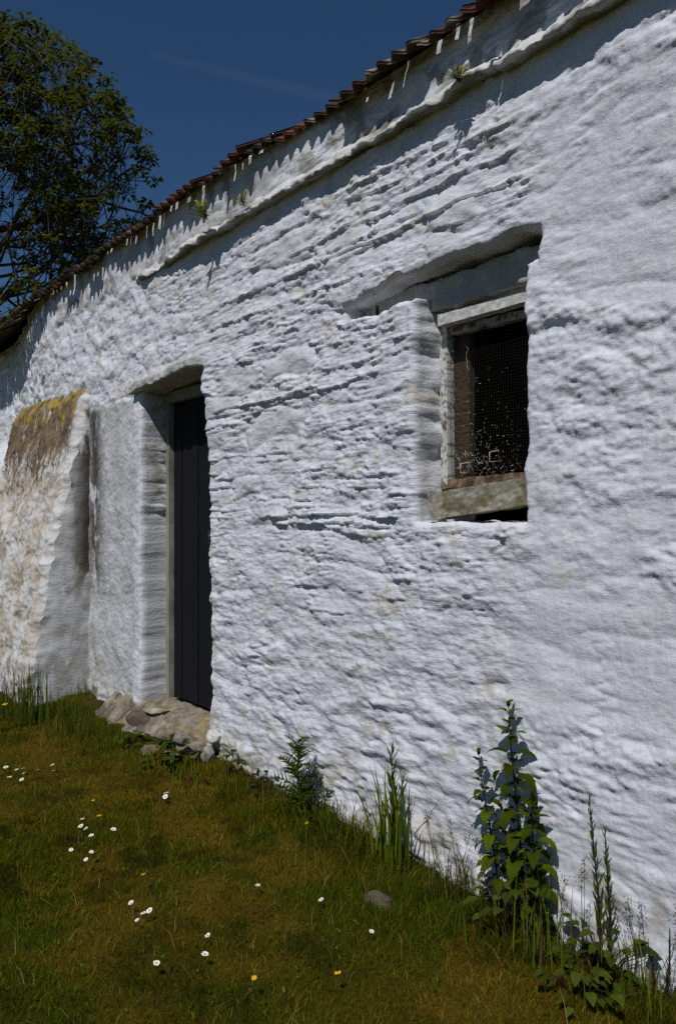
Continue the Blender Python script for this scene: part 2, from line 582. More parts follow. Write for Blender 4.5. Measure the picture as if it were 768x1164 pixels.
nI, nJ = inside.shape
vi, vj = np.nonzero(ii[1:, 1:-1] != ii[:-1, 1:-1])
for i, j in zip(vi, vj):
    if i in (0, nI): continue
    a, b = (i, j), (i, j + 1)
    strip(a, b) if inside[i - 1, j] else strip(b, a)
vi, vj = np.nonzero(ii[1:-1, 1:] != ii[1:-1, :-1])
for i, j in zip(vi, vj):
    if j in (0, nJ): continue
    a, b = (i, j), (i + 1, j)
    strip(b, a) if inside[i, j - 1] else strip(a, b)
rv = np.array(rv)
rc = np.array(rc)
# stony relief on the reveals
k = np.tile(np.arange(1, KD + 1), len(rv) // KD) / KD
x_, y_, z_ = rv.T
rel = (stones(y_ * .6 + x_ * 2, z_, .075, .11, 45, .9, .012)[0] - .45) * .035 + .022 * fbm(y_ * 16 + x_ * 9, z_ * 15, 3, 46)
isdoor = (x_ < xd1 + .2) & (x_ > xd0 - .15) & (z_ < zd_top - .02)
left_d = isdoor & (x_ < (xd0 + xd1) / 2)
hole = 1 - sst(1.25, 1.5, z_) + sst(2.32, 2.4, z_)
flat = np.clip(hole, 0, 1) * left_d + sst(.42, .28, k + .25 * noise(z_ * 9, z_ * 0, 47)) * left_d       # rendered arris and lower jamb are smooth
rel = rel * (1 - .85 * np.clip(flat, 0, 1))
leftw = (~isdoor) & (x_ < (xw0 + xw1) / 2) & (x_ > xs0 - .1)
rel = np.where(left_d, rel * .4, rel)
rel = np.where(leftw, .22 * rel * sst(.12, .4, k) + .010 * fbm(y_ * 7 + x_, z_ * 7, 2, 51), rel)
rel = np.where((x_ > (xd0 + xd1) / 2) & isdoor | (x_ > (xw0 + xw1) / 2) & ~isdoor, 0, rel)
sgn = np.where(x_ < np.where(x_ < -3.5, (xd0 + xd1) / 2, (xw0 + xw1) / 2), 1.0, -1.0)
rv[:, 0] += sgn * rel * np.clip(k * 4, 0, 1)
rv[:, 2] += .006 * fbm(x_ * 12, y_ * 12, 3, 48) * np.clip(k * 3, 0, 1)
rc3, rca = rc[:, :3], rc[:, 3:]
rc = rc3
jam = (left_d * sst(.02, .16, k))[:, None] * .6
rc = rc * (1 - jam) + np.array((.45, .45, .44)) * jam
t = (left_d * sst(.1, .4, fbm(y_ * 15, z_ * 13, 4, 49)) * (1 - np.clip(hole, 0, 1)) * .7)[:, None]
rc = rc * (1 - t) + np.array((.30, .27, .21)) * t
t = (leftw * sst(-.2, .5, fbm(y_ * 15, z_ * 9, 4, 50)) * .6)[:, None]
rc = rc * (1 - t) + np.array((.48, .46, .41)) * t
rc = np.concatenate([rc, rca * 0 + .8], -1)
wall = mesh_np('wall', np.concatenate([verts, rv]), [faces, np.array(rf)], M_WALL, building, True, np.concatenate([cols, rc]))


# ------------------------------------------------------------------ cornice: a rounded, limewashed ledge
def cornice(x0, x1, prof, zoff, fade0, seed, yoff=0.0):
    xs_ = np.arange(x0, x1, .009)
    pts = []
    for (ya, za), (yb, zb) in zip(prof[:-1], prof[1:]):
        n = max(2, int(math.hypot(yb - ya, zb - za) / .008))
        for q in range(n): pts.append((ya + (yb - ya) * q / n, za + (zb - za) * q / n))
    pts.append(prof[-1])
    pts = np.array(pts)
    for _ in range(1): pts[1:-1] = (pts[:-2] + 2 * pts[1:-1] + pts[2:]) / 4
    x = np.repeat(xs_[:, None], len(pts), 1)
    s = np.cumsum(np.concatenate([[0], np.hypot(*np.diff(pts, axis=0).T)]))[None, :] + x * 0
    n1 = fbm(x * 2.2, s * 0, 3, seed)
    n2 = fbm(x * 9, s * 12, 4, seed + 9, .6)
    n3 = np.abs(fbm(x * 4, s * 7, 3, seed + 4))
    env = 1.0 if not fade0 else sst(x0, x0 + fade0, x + .5 * fbm(x * 3, s * 3, 3, seed + 2))
    y = pts[None, :, 0] * (1 + .14 * n1 + .20 * n2) * env - .010 * n3 * env + yoff + .06 * (1 - env)
    z = pts[None, :, 1] + zoff + .012 * n1 + .007 * n2 + .03 * (1 - env) * noise(x * 7, s * 4, seed + 3)
    c = np.empty(x.shape + (3,))
    c[:] = (.63, .635, .64)
    t = sst(.1, .6, fbm(x * 5, s * 9, 4, seed + 5))[..., None] * .6
    c = c * (1 - t) + np.array((.40, .38, .32)) * t
    under = (1 - sst(.100, .118, s))[..., None] * (.55 + .45 * sst(-.3, .4, fbm(x * 3, s * 5, 3, seed + 7))[..., None])     # darker olive tone on the soffit
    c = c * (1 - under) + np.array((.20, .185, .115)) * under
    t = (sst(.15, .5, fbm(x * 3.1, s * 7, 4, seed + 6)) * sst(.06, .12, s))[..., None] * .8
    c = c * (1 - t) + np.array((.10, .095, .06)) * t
    v = np.stack([x, y, z], -1)
    return mesh_np('cornice', v.reshape(-1, 3), grid_faces(len(xs_), len(pts)), M_WALL, building, True, c.reshape(-1, 3))


prof = [(.05, .014), (-.052, -.001), (-.064, -.002), (-.068, .008), (-.063, .020), (-.045, .036), (-.015, .07), (.05, .115)]
x_join = X(578)
cornice(X(98), x_join - .004, prof, CZ + 1.60, 1.7, 200)
cornice(x_join + .004, XR - .02, [(a * 1.18 if a < 0 else a, b * 1.15) for a, b in prof], CZ + 1.587, 0, 230)

# ------------------------------------------------------------------ roof of small rolled tiles
def roof_mesh():
    v_all, f_all, c_all, n0 = [], [], [], 0
    PITCH, p = .088, R(29)
    w = PITCH * 3
    x = XL - .1
    k = 0
    rr = random.Random(5)
    while x < XR + .1:
        nx = 31
        xsl = np.linspace(0, w + .012, nx)
        lift, dy, tilt = rr.uniform(0, .032), rr.uniform(-.04, .035), rr.uniform(-.06, .10)
        if rr.random() < .12: dy -= .04
        if x > X(335): dy -= .010
        far = x < X(150)
        if far: dy -= .03
        ph = rr.uniform(-.2, .2)
        s_ = np.concatenate([[0, .015, .03, .045, .06, .075, .09, .105, .12, .14], np.arange(.25, 2.9, .3), [2.95]])
        XG, SG = np.meshgrid(xsl, s_, indexing='ij')
        roll = np.cos(2 * math.pi * XG / PITCH + ph)
        # the tile tails are scalloped: each roll reaches further than the channel
        tail = (-.012 * np.abs(roll) ** .7 * np.sign(roll)) + .006 * noise(XG * 60, XG * 0 + k, 300)
        sl = SG - .098 + dy + tail * (1 - sst(0, .1, SG))
        hgt = .011 * roll + lift + tilt * (XG - w / 2) - .004 * np.abs(noise(XG * 50, SG * 30 + k, 301))
        y = sl * math.cos(p) - hgt * math.sin(p)
        z = sl * math.sin(p) + hgt * math.cos(p)
        zoff = float(eave_drop(x))
        top = np.stack([x + XG, y, CZ + 1.992 + z + zoff], -1)
        th = .011
        bot = top - np.array((0, -math.sin(p), math.cos(p))) * th
        ns = len(s_)
        v = np.concatenate([top.reshape(-1, 3), bot.reshape(-1, 3)])
        keep = np.ones((nx - 1, ns - 1), bool)
        # chinks added in the channels to let streaks of sun onto the wall
        for q in range(3):
            if rr.random() < .6:
                i = int(((q + .5 - ph / (2 * math.pi)) * PITCH) / (w + .012) * (nx - 1))
                a = rr.choice((3, 4, 4, 5)); b = rr.choice((6, 7, 8, 8, 9))
                i += rr.choice((-1, 0, 0, 1))
                keep[max(0, i - rr.choice((0, 1, 2))):i + rr.choice((1, 1, 2, 3)), a:b] = False
        nn = nx * ns
        q = grid_faces(nx, ns, keep)
        q2 = grid_faces(nx, ns, keep, True) + nn
        f = [q, q2]
        # thickness round the tail, the sides and the chinks
        kk = np.pad(keep, 1)
        e = []
        for i, j in zip(*np.nonzero(kk[1:, 1:-1] != kk[:-1, 1:-1])): e.append((i * ns + j, i * ns + j + 1))
        for i, j in zip(*np.nonzero(kk[1:-1, 1:] != kk[1:-1, :-1])): e.append((i * ns + j, (i + 1) * ns + j))
        e = np.array(e)
        f.append(np.stack([e[:, 0], e[:, 1], e[:, 1] + nn, e[:, 0] + nn], -1))
        base = rr.uniform(.4, .8) * np.array(rr.choice([(.15, .055, .033), (.11, .05, .033), (.085, .045, .032), (.19, .06, .033), (.06, .045, .034)]))
        if far: base = base * .6 + np.array((.05, .045, .02)) * .4
        c = np.broadcast_to(base, (2 * nn, 3)) * (1 + .25 * noise(v[:, :1] * 30, v[:, 1:2] * 30 + k, 303))
        lich = sst(.35, .6, noise(v[:, 0] * 14, v[:, 1] * 14, 304))[:, None] * .8
        c = c * (1 - lich) + np.array((.30, .28, .22)) * lich
        moss = sst(.3, .6, noise(v[:, 0] * 5, v[:, 1] * 9, 305))[:, None] * .7
        c = c * (1 - moss) + np.array((.05, .05, .02)) * moss
        f_all.append(np.concatenate(f) + n0)
        v_all.append(v); c_all.append(c)
        n0 += len(v)
        x += w
        k += 1
    return np.concatenate(v_all), np.concatenate(f_all), np.concatenate(c_all)


v, f, c = roof_mesh()
roof = mesh_np('roof', v, f, M_ROOF, building, True, c)
zr = CZ + 1.95 + 2.7 * math.tan(R(29))
mb = MB()          # far slope and the dark body of the house behind the wall
mb.add([(XL, 2.45, zr - .1), (XR, 2.45, zr - .1), (XR, 5.2, CZ + 1.9), (XL, 5.2, CZ + 1.9)], [[0, 1, 2, 3]], (.12, .05, .035))
mb.build('rear_roof_slope', M_ROOF, building, False)
mb = MB()
mb.box(((XL + XR) / 2, 5.0, ZT / 2 - .1), ((XR - XL) / 2, .1, ZT / 2 + .08), col=(.6, .6, .58))
mb.build('rear_wall', M_WALL, building, False)
for gx0 in (XL, XR):
    mb = MB()
    mb.add([(gx0, .0, -.2), (gx0, 4.9, -.2), (gx0, 4.9, ZT - .05), (gx0, 2.45, zr - .14), (gx0, .0, ZT - .06)] +
           [(gx0 + .25 * (1 if gx0 < -5 else -1), a, b) for a, b in ((.0, -.2), (4.9, -.2), (4.9, ZT - .05), (2.45, zr - .14), (.0, ZT - .06))],
           [[0, 1, 6, 5], [1, 2, 7, 6], [2, 3, 8, 7], [3, 4, 9, 8], [4, 0, 5, 9]], (.7, .7, .69))
    b0 = mb.n - 10
    mb.f3 += [np.array([[0, 4, 3], [0, 3, 2], [0, 2, 1], [5, 8, 9], [5, 7, 8], [5, 6, 7]]) + b0]
    mb.build('gable_wall', M_WALL, building, False)
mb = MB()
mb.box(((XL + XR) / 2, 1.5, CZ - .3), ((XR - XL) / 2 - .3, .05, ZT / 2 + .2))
mb.build('inner_partition', M_INTERIOR, building, False, False)

# ------------------------------------------------------------------ rough slab-like parts
def slab(name, x0, x1, ya, yb, zf, th, matr, parent, seed, base, rough=.006, res=.012, taper=0):
    """a long block whose underside follows zf(x) and whose faces are uneven"""
    nx = max(4, int((x1 - x0) / res))
    ring = []
    ny, nth = max(3, int((yb - ya) / res)), max(3, int(th / res))
    for q in range(ny): ring.append((yb - (yb - ya) * q / ny, 0))
    for q in range(nth): ring.append((ya, th * q / nth))
    for q in range(ny): ring.append((ya + (yb - ya) * q / ny, th))
    ring.append((yb, th))
    ring = np.array(ring)
    x = np.repeat(np.linspace(x0, x1, nx)[:, None], len(ring), 1)
    y = ring[None, :, 0] + 0 * x
    z = ring[None, :, 1] + zf(x)
    n = fbm(x * 9, (y + z) * 9, 4, seed, .55)
    m = fbm(x * 9 + 5, (y - z) * 9, 4, seed + 3, .55)
    y = y + rough * n * (y < yb - .01) + (taper * sst(x1 - .22, x1, x) * (y < yb - .05) if taper else 0)
    z = z + rough * m
    v = np.stack([x, y, z], -1).reshape(-1, 3)
    nr = len(ring)
    fl = [grid_faces(nx, nr, flip=True)]
    v = np.concatenate([v, [[x0, (ya + yb) / 2, float(zf(np.array([x0]))[0]) + th / 2], [x1, (ya + yb) / 2, float(zf(np.array([x1]))[0]) + th / 2]]])
    b = nx * nr
    f3 = [[q, q + 1, b] for q in range(nr - 1)] + [[(nx - 1) * nr + q + 1, (nx - 1) * nr + q, b + 1] for q in range(nr - 1)]
    c = np.array(base) * (1 + .18 * fbm(v[:, :1] * 8, (v[:, 1:2] + v[:, 2:]) * 8, 4, seed + 6))
    return mesh_np(name, v, fl + [np.array(f3)], matr, parent, True, np.clip(c, 0, 1))


# door: lintel slab proud of the wall, posts, planks set back in the opening
ql, qr = P(148, 447, -.045), P(237, 408, -.045)
zlin = lambda x: ql.z + (qr.z - ql.z) * (x - ql.x) / (qr.x - ql.x) - .004
slab('lintel', ql.x, qr.x + .02, -.06, .30, zlin, .055, M_WALL, building, 400, (.50, .50, .48), .012, taper=.10)
DY = .165
door = empty('door', (X(215, DY), DY + .05, .2))
door.parent = building
door.location = door.location - building.location
xa, xb = X(193, DY), xd1 + .02
mb = MB()
px_ = xa
k = 0
while px_ < xb:
    wdt = .118
    mb.box((px_ + wdt / 2, DY + .045 + .004 * (k % 2), 1.26), (wdt / 2 - .004, .014, 1.06))
    px_ += wdt
    k += 1
door_planks = mb.build('planks', M_DOOR, door, False, False)
for zz in (.55, 1.35, 2.0):
    mb = MB()
    mb.box(((xa + xb) / 2, DY + .095, zz), ((xb - xa) / 2, .018, .06))
    mb.build('ledge', M_DOOR, door, False, False)
mb = MB()
mb.tube([(xa + .55, DY + .03, 1.22), (xa + .55, DY + .005, 1.23), (xa + .55, DY + .005, 1.33), (xa + .55, DY + .03, 1.34)], .007)
mb.build('handle', M_WIRE, door, True, False)
frame = empty('door_frame', (X(192, DY), DY, .2))
frame.parent = building
frame.location = frame.location - building.location
for xx in ((X(184.5, DY) + X(192, DY)) / 2, xb + .02):
    mb = MB()
    hw = (X(192, DY) - X(184.5, DY)) / 2
    n = 24
    ring = [(-1, -1), (1, -1), (1, 1), (-1, 1)]
    v = [(xx + a * hw + .003 * math.sin(q * 1.7), DY + .02 + b * .02 + .002 * math.sin(q * 2.3), .15 + (2.25 - .15) * q / n) for q in range(n + 1) for a, b in ring]
    mb.add(v, [[q * 4 + e, q * 4 + (e + 1) % 4, (q + 1) * 4 + (e + 1) % 4, (q + 1) * 4 + e] for q in range(n) for e in range(4)])
    mb.build('post', M_POST, frame, False, False)
mb = MB()
mb.box(((xa + xb) / 2, DY + .03, 2.235), ((xb - xa) / 2 + .02, .045, .035))
mb.build('head_rail', M_POST, frame, False, False)

# window lintels in the slot, header board, frame, mesh and sill board
xq = X(428, .075)
slab('window_lintel', xq, xs1 + .06, .086, .30, lambda x: 2.275 + .004 * np.sin(x * 9), .128, M_WALL, building, 410, (.46, .46, .44), .009)
slab('packing_stone', xs0 + .02, xq - .03, .10, .30, lambda x: 2.32 + .01 * np.sin(x * 20), .07, M_WALL, building, 415, (.50, .49, .46), .010)
window = empty('window', (X(550, .15), .15, 1.4))
window.parent = building
window.location = window.location - building.location
WY = .15


def quad_board(name, tl, tr, bl, br, y, depth, m, parent, col=(.55, .55, .53), rough=.002, seed=0, nx=40):
    """a board whose face outline is given by four points of the plane y, depth metres thick"""
    nzq = max(3, int(abs(tl.z - bl.z) / .01))
    u = np.linspace(0, 1, nx)[:, None, None]
    w_ = np.linspace(0, 1, nzq)[None, :, None]
    A, B, C_, E_ = [np.array(q) for q in (bl, br, tl, tr)]
    p = (A * (1 - u) + B * u) * (1 - w_) + (C_ * (1 - u) + E_ * u) * w_
    nn = fbm(p[..., 0] * 30, p[..., 2] * 60, 3, seed)
    front = p.copy()
    front[..., 1] = y - depth / 2 + rough * nn
    front[..., 2] += rough * noise(p[..., 0] * 12, p[..., 2] * 0, seed + 1)
    back = front.copy()
    back[..., 1] = y + depth / 2
    v = np.concatenate([front.reshape(-1, 3), back.reshape(-1, 3)])
    n = nx * nzq
    f = [grid_faces(nx, nzq), grid_faces(nx, nzq, flip=True) + n]
    e = [(i * nzq, (i + 1) * nzq) for i in range(nx - 1)] + [((i + 1) * nzq + nzq - 1, i * nzq + nzq - 1) for i in range(nx - 1)] + \
        [(j + 1, j) for j in range(nzq - 1)] + [((nx - 1) * nzq + j, (nx - 1) * nzq + j + 1) for j in range(nzq - 1)]
    e = np.array(e)
    f.append(np.stack([e[:, 1], e[:, 0], e[:, 0] + n, e[:, 1] + n], -1))
    if callable(col): c = col(v)
    else: c = np.array(col) * (1 + .2 * fbm(v[:, :1] * 20, v[:, 2:] * 40, 3, seed + 5))
    return mesh_np(name, v, f, m, parent, False, np.clip(c, 0, 1))


def rusty(white, amt, seed):
    def fn(v):
        t = sst(amt - .25, amt + .25, fbm(v[:, 0] * 22 + v[:, 1] * 20, v[:, 2] * 22, 4, seed, .6))[:, None]
        c = np.array(white) * (1 - t) + np.array((.13, .055, .022)) * t
        d = sst(.35, .5, fbm(v[:, 0] * 45, v[:, 2] * 45, 3, seed + 2))[:, None] * .8
        return c * (1 - d) + np.array((.10, .09, .08)) * d
    return fn


def weathered(v):
    g_ = fbm(v[:, 0] * 6, v[:, 2] * 60, 4, 440)[:, None]
    c = np.array((.36, .34, .27)) * (1 + .35 * g_)
    t = sst(.05, .4, fbm(v[:, 0] * 10, v[:, 2] * 14, 4, 441))[:, None] * .7
    c = c * (1 - t) + np.array((.19, .14, .06)) * t
    return c


E_ = 30      # boards run on past the visible jamb, into the wall
def ext(p, q, k=1.12):
    return p + (q - p) * k


y = .135
quad_board('header_board', P(505, 345, y), ext(P(505, 345, y), P(594, 312, y), 1.2), P(505, 366, y), ext(P(505, 366, y), P(594, 334, y), 1.2), y + .02, .03, M_WHITEWOOD, window, (.60, .60, .57), .001, 430)
y = .10
quad_board('drip_bar', P(498, 358, y), ext(P(498, 358, y), P(594, 333, y), 1.2), P(498, 371, y), ext(P(498, 371, y), P(594, 344, y), 1.2), y + .02, .05, M_WHITEWOOD, window, (.66, .66, .64), .0015, 431)
y = WY
fr = quad_board('frame', P(511, 371, y), ext(P(511, 371, y), P(594, 352, y), 1.2), P(511, 381, y), ext(P(511, 381, y), P(594, 361, y), 1.2), y + .02, .04, M_WHITEWOOD, window, rusty((.52, .50, .45), .25, 432), .003, 432)
quad_board('stile', P(499.5, 368, y), P(508.5, 367, y), P(502, 553, y), P(509.5, 552, y), y + .018, .045, M_WHITEWOOD, window, rusty((.66, .66, .63), .75, 433), .002, 433, 14)
quad_board('batten', P(508.5, 380, y), P(527, 378, y), P(509.5, 553, y), P(526, 550, y), y + .05, .03, M_BATTEN, window, (.08, .05, .03), .003, 434, 14)
quad_board('bottom_rail', P(502, 546, y), ext(P(502, 546, y), P(598, 536, y), 1.2), P(502, 556, y), ext(P(502, 556, y), P(598, 546, y), 1.2), y + .02, .05, M_WHITEWOOD, window, rusty((.30, .22, .14), -.1, 435), .004, 435)
y = .035
quad_board('sill_board', P(486, 561, y), ext(P(486, 561, y), P(598, 542, y), 1.05), P(489, 591, y), ext(P(489, 591, y), P(598, 574, y), 1.05), y + .035, .075, M_WHITEWOOD, window, weathered, .003, 436, 60)

# wire mesh, sagging slightly, and the white frayed bits caught in it
y = WY + .012
a0, a1 = P(508, 560, y).x, xw1 + .08
b0, b1 = P(510, 556, y).z, P(594, 345, y).z
mb = MB()
rr = random.Random(3)
dx = .0125
sag = lambda x, z: y + .008 * math.sin(x * 7) * math.sin(z * 6)
x = a0
while x < a1:
    mb.tube([(x + .0035 * math.sin(q * 1.3 + x * 40), sag(x, b0 + (b1 - b0) * q / 8), b0 + (b1 - b0) * q / 8) for q in range(9)], .0005, 4)
    x += dx
z = b0
while z < b1:
    mb.tube([(a0 + (a1 - a0) * q / 6, sag(a0 + (a1 - a0) * q / 6, z) + .0012, z + .004 * math.sin(q * 1.7 + z * 60)) for q in range(7)], .0005, 4)
    z += dx
wm = mb.build('wire_mesh', M_WIRE, window, True, False)
mb = MB()
ys = y - .006


def thread(pts, r=.0014):
    mb.tube([P(a, b, ys) for a, b in pts], r, 4)


for (sx, sy, s) in ((523, 532, 9), (556, 519, 10)):
    thread([(sx, sy - s / 2), (sx + s, sy - s / 2 - 2), (sx + s + 1, sy + s / 2), (sx, sy + s / 2 + 1), (sx, sy - s / 2)], .0017)
for _ in range(240):      # dried flecks and fluff on the wires
    px, py = rr.gauss(556, 24), 546 - abs(rr.gauss(0, 50))
    if not (512 < px < 597 and 410 < py < 547): continue
    L = rr.choice((.8, 1.0, 1.3, 2.0, 3.2))
    if rr.random() < .65: q = (px + rr.uniform(-.3, .3), py + L)
    else: q = (px + L, py - .3 * L)
    thread([(px, py), q], rr.choice((.0006, .0008, .0011)))
for _ in range(18):       # tangle at the bottom left
    px, py = rr.uniform(514, 545), rr.uniform(512, 541)
    thread([(px, py), (px + rr.uniform(-6, 6), py + rr.uniform(-7, 7)), (px + rr.uniform(-8, 8), py + rr.uniform(-7, 7))], rr.choice((.0006, .0009)))
for px, a, b in ((511, 395, 440), (513, 430, 470), (530, 392, 425), (514, 380, 400)):   # loose strands along the batten
    pts = [(px + rr.uniform(-2.5, 2.5), a + (b - a) * q / 7) for q in range(8)]
    thread(pts, .0009)
tag(mb.build('cobweb', M_WEB, window, True, False), kind='stuff')
mb = MB()
for _ in range(120):
    px, py = rr.gauss(560, 22), 547 - abs(rr.gauss(0, 26))
    if not (512 < px < 597 and 440 < py < 548): continue
    mb.tube([P(px, py, ys - .001), P(px + rr.uniform(.3, 1.6), py + rr.uniform(.3, 1.8), ys - .001)], rr.choice((.0008, .0014)), 4, (.16, .06, .02))
tag(mb.build('rust_flakes', M_WHITEWOOD, window, True), kind='stuff')

# ------------------------------------------------------------------ buttress with a mossy, battered face
bx1 = X(104)                       # its right-hand side, towards the viewer
bx0 = X(24)
zb = np.arange(-.2, 2.47, .011)
profile = lambda z: np.interp(z, [-.2, .3, 1.0, 1.4, 2.05, 2.35, 2.48], [.50, .46, .36, .275, .12, .055, -.03])


def buttress():
    zt = 2.42
    xs_ = np.arange(bx0, bx1 + .001, .011)
    # front
    Xf, Zf = np.meshgrid(xs_, zb, indexing='ij')
    top = zt + .04 * noise(Xf * 4, Xf * 0, 500)
    rough = .016 * fbm(Xf * 5, Zf * 7, 4, 501, .6) + .016 * np.abs(fbm(Xf * 9, Zf * 11, 3, 502)) + .006 * fbm(Xf * 30, Zf * 26, 3, 503)
    Yf = -(profile(Zf) + .75 * rough + .03 * fbm(Xf * 2.2, Zf * 2.2, 2, 517) * sst(2.4, 2.0, Zf)) - .006
    # rounded right-hand arris
    e = np.clip(1 - (bx1 - Xf) / .09, 0, 1)
    Yf += .055 * e ** 2 + .03 * fbm(Zf * 6, Zf * 0, 3, 516) * np.exp(-(bx1 - Xf) / .08)
    Xw = Xf + .02 * fbm(Zf * 5, Zf * 0, 3, 504) * np.exp(-(bx1 - Xf) / .1) + .05 * noise(Zf * 3, Zf * 0, 505) * np.exp(-(Xf - bx0) / .12) - .10 * np.clip((1.9 - Zf), 0, 2) * 0
    c = np.empty(Xf.shape + (3,))
    c[:] = (.62, .61, .60)
    worn = sst(-.15, .45, fbm(Xf * 3.5, Zf * 4.5, 4, 506, .6) + .25 * (1 - sst(.0, .35, bx1 - Xf) * 2) * -1 + .05)[..., None] * .8
    tone = sst(-.3, .4, fbm(Xf * 7, Zf * 8, 3, 507))[..., None]
    c = c * (1 - worn) + (np.array((.44, .36, .26)) * tone + np.array((.52, .465, .42)) * (1 - tone)) * worn
    pit = sst(.35, .6, fbm(Xf * 8, Zf * 9, 4, 508, .6))[..., None] * sst(.08, .3, bx1 - Xf)[..., None] * .5
    c = c * (1 - pit) + np.array((.20, .15, .09)) * pit
    # brown algae drawn out in long runs from the weathering at the top
    run = noise(Xf * 26 + 1.2 * noise(Zf * 2, Xf * 3, 510), Zf * 2.4, 509) + .5 * noise(Xf * 60, Zf * 5, 511)
    lo = sst(1.05, 2.25, Zf + .30 * fbm(Xf * 3.5, Zf * 1.5, 3, 512))
    moss = sst(.34, -.04, np.abs(run) * .8 + .62 - lo * 1.05)[..., None] * sst(-.02, .1, bx1 - Xf - .05)[..., None] * .93
    c = c * (1 - moss) + (np.array((.13, .085, .04)) * (1 + .55 * fbm(Xf * 9, Zf * 4, 4, 513)[..., None])) * moss
    yel = (sst(2.20, 2.38, Zf + .16 * fbm(Xf * 8, Zf * 5, 3, 514)) * sst(-.15, .35, fbm(Xf * 11, Zf * 7, 3, 515)))[..., None] * .9
    c = c * (1 - yel) + np.array((.36, .26, .015)) * yel
    nzb = len(zb)
    v = [np.stack([Xw, Yf, Zf], -1).reshape(-1, 3)]
    f = [grid_faces(len(xs_), nzb)]
    cc = [c.reshape(-1, 3)]
    # sides: from the front arris back into the wall
    for side, i in ((1, -1), (-1, 0)):
        u = np.linspace(0, 1, 40)[:, None]
        y0 = Yf[i][None, :]
        Ys = y0 * (1 - u) + .05 * u
        Zs = np.repeat(zb[None, :], 40, 0)
        rl = (.006 * fbm(Ys * 5, Zs * 2.6, 3, 520) + .005 * np.abs(fbm(Ys * 7, Zs * 6, 3, 521))) * np.clip(u * 6, 0, 1)
        xa_ = bx1 if side > 0 else bx0
        Xs = xa_ + (Xw[i][None, :] - xa_) * (1 - u) ** 6 + side * rl
        c = np.empty(Ys.shape + (3,))
        c[:] = (.54, .545, .56)
        c *= (1 + .10 * fbm(Ys * 5, Zs * 4, 4, 522)[..., None])
        t = (sst(-.1, .3, fbm(Ys * 7, Zs * 5, 4, 524)) * .7 * (1 - sst(1.2, 2.3, Zs) * .5))[..., None]
        c = c * (1 - t) + np.array((.34, .32, .28)) * t
        t = (sst(.02, .14, Ys - y0) * -1 + 1)[..., None] * .8          # white limewash wrapped round the arris
        c = c * (1 - t) + np.array((.64, .64, .64)) * t
        near = np.exp(-((Ys + .02) / .12) ** 2)
        t = (near * sst(.75, 1.05, Zs) * (1 - sst(2.2, 2.35, Zs)) * np.clip(sst(-.6, .1, fbm(Ys * 8, Zs * 3.5, 4, 523)) * 1.7, 0, .93))[..., None]
        c = c * (1 - t) + np.array((.05, .036, .022)) * t
        n0 = sum(len(q) for q in v)
        v.append(np.stack([Xs, Ys, Zs], -1).reshape(-1, 3))
        f.append(grid_faces(40, nzb, flip=(side < 0)) + n0)
        cc.append(c.reshape(-1, 3))
    return mesh_np('buttress', np.concatenate(v), np.concatenate(f), M_RENDER, building, True, np.clip(np.concatenate(cc), 0, 1))


buttress()

# ------------------------------------------------------------------ rubble doorstep
def rock_mesh(name, c, r, seed, col, parent=None):
    g_ = np.random.default_rng(seed)
    nu, nw = 44, 26
    u, w = np.meshgrid(np.linspace(0, 2 * math.pi, nu, endpoint=False), np.linspace(0, math.pi, nw), indexing='ij')
    d = np.stack([np.cos(u) * np.sin(w), np.sin(u) * np.sin(w), np.cos(w)], -1)
    rad_ = np.full(u.shape, 1.0)
    for _ in range(12):                      # facets from random cutting planes
        n = g_.normal(size=3)
        n /= np.linalg.norm(n)
        k = d @ n
        rad_ = np.where(k > .2, np.minimum(rad_, g_.uniform(.60, .85) / np.maximum(k, .2)), rad_)
    rad_ = rad_ + .035 * fbm(d[..., 0] * 3 + seed, d[..., 2] * 3 + d[..., 1] * 2, 4, seed, .6)
    v = d * rad_[..., None]
    a = g_.uniform(0, 3)
    v = v * np.array(r)
    v = np.stack([v[..., 0] * math.cos(a * .2) - v[..., 1] * math.sin(a * .2), v[..., 0] * math.sin(a * .2) + v[..., 1] * math.cos(a * .2), v[..., 2]], -1) + np.array(c)
    cc = np.array(col) * (1 + .35 * fbm(v[..., 0] * 30, v[..., 2] * 30 + v[..., 1] * 20, 3, seed + 1)[..., None])
    q = grid_faces(nu, nw)
    wrap = np.array([[(nu - 1) * nw + j, j, j + 1, (nu - 1) * nw + j + 1] for j in range(nw - 1)])
    return mesh_np(name, v.reshape(-1, 3), np.concatenate([q, wrap]), M_STONE, parent, True, np.clip(cc.reshape(-1, 3), 0, 1))


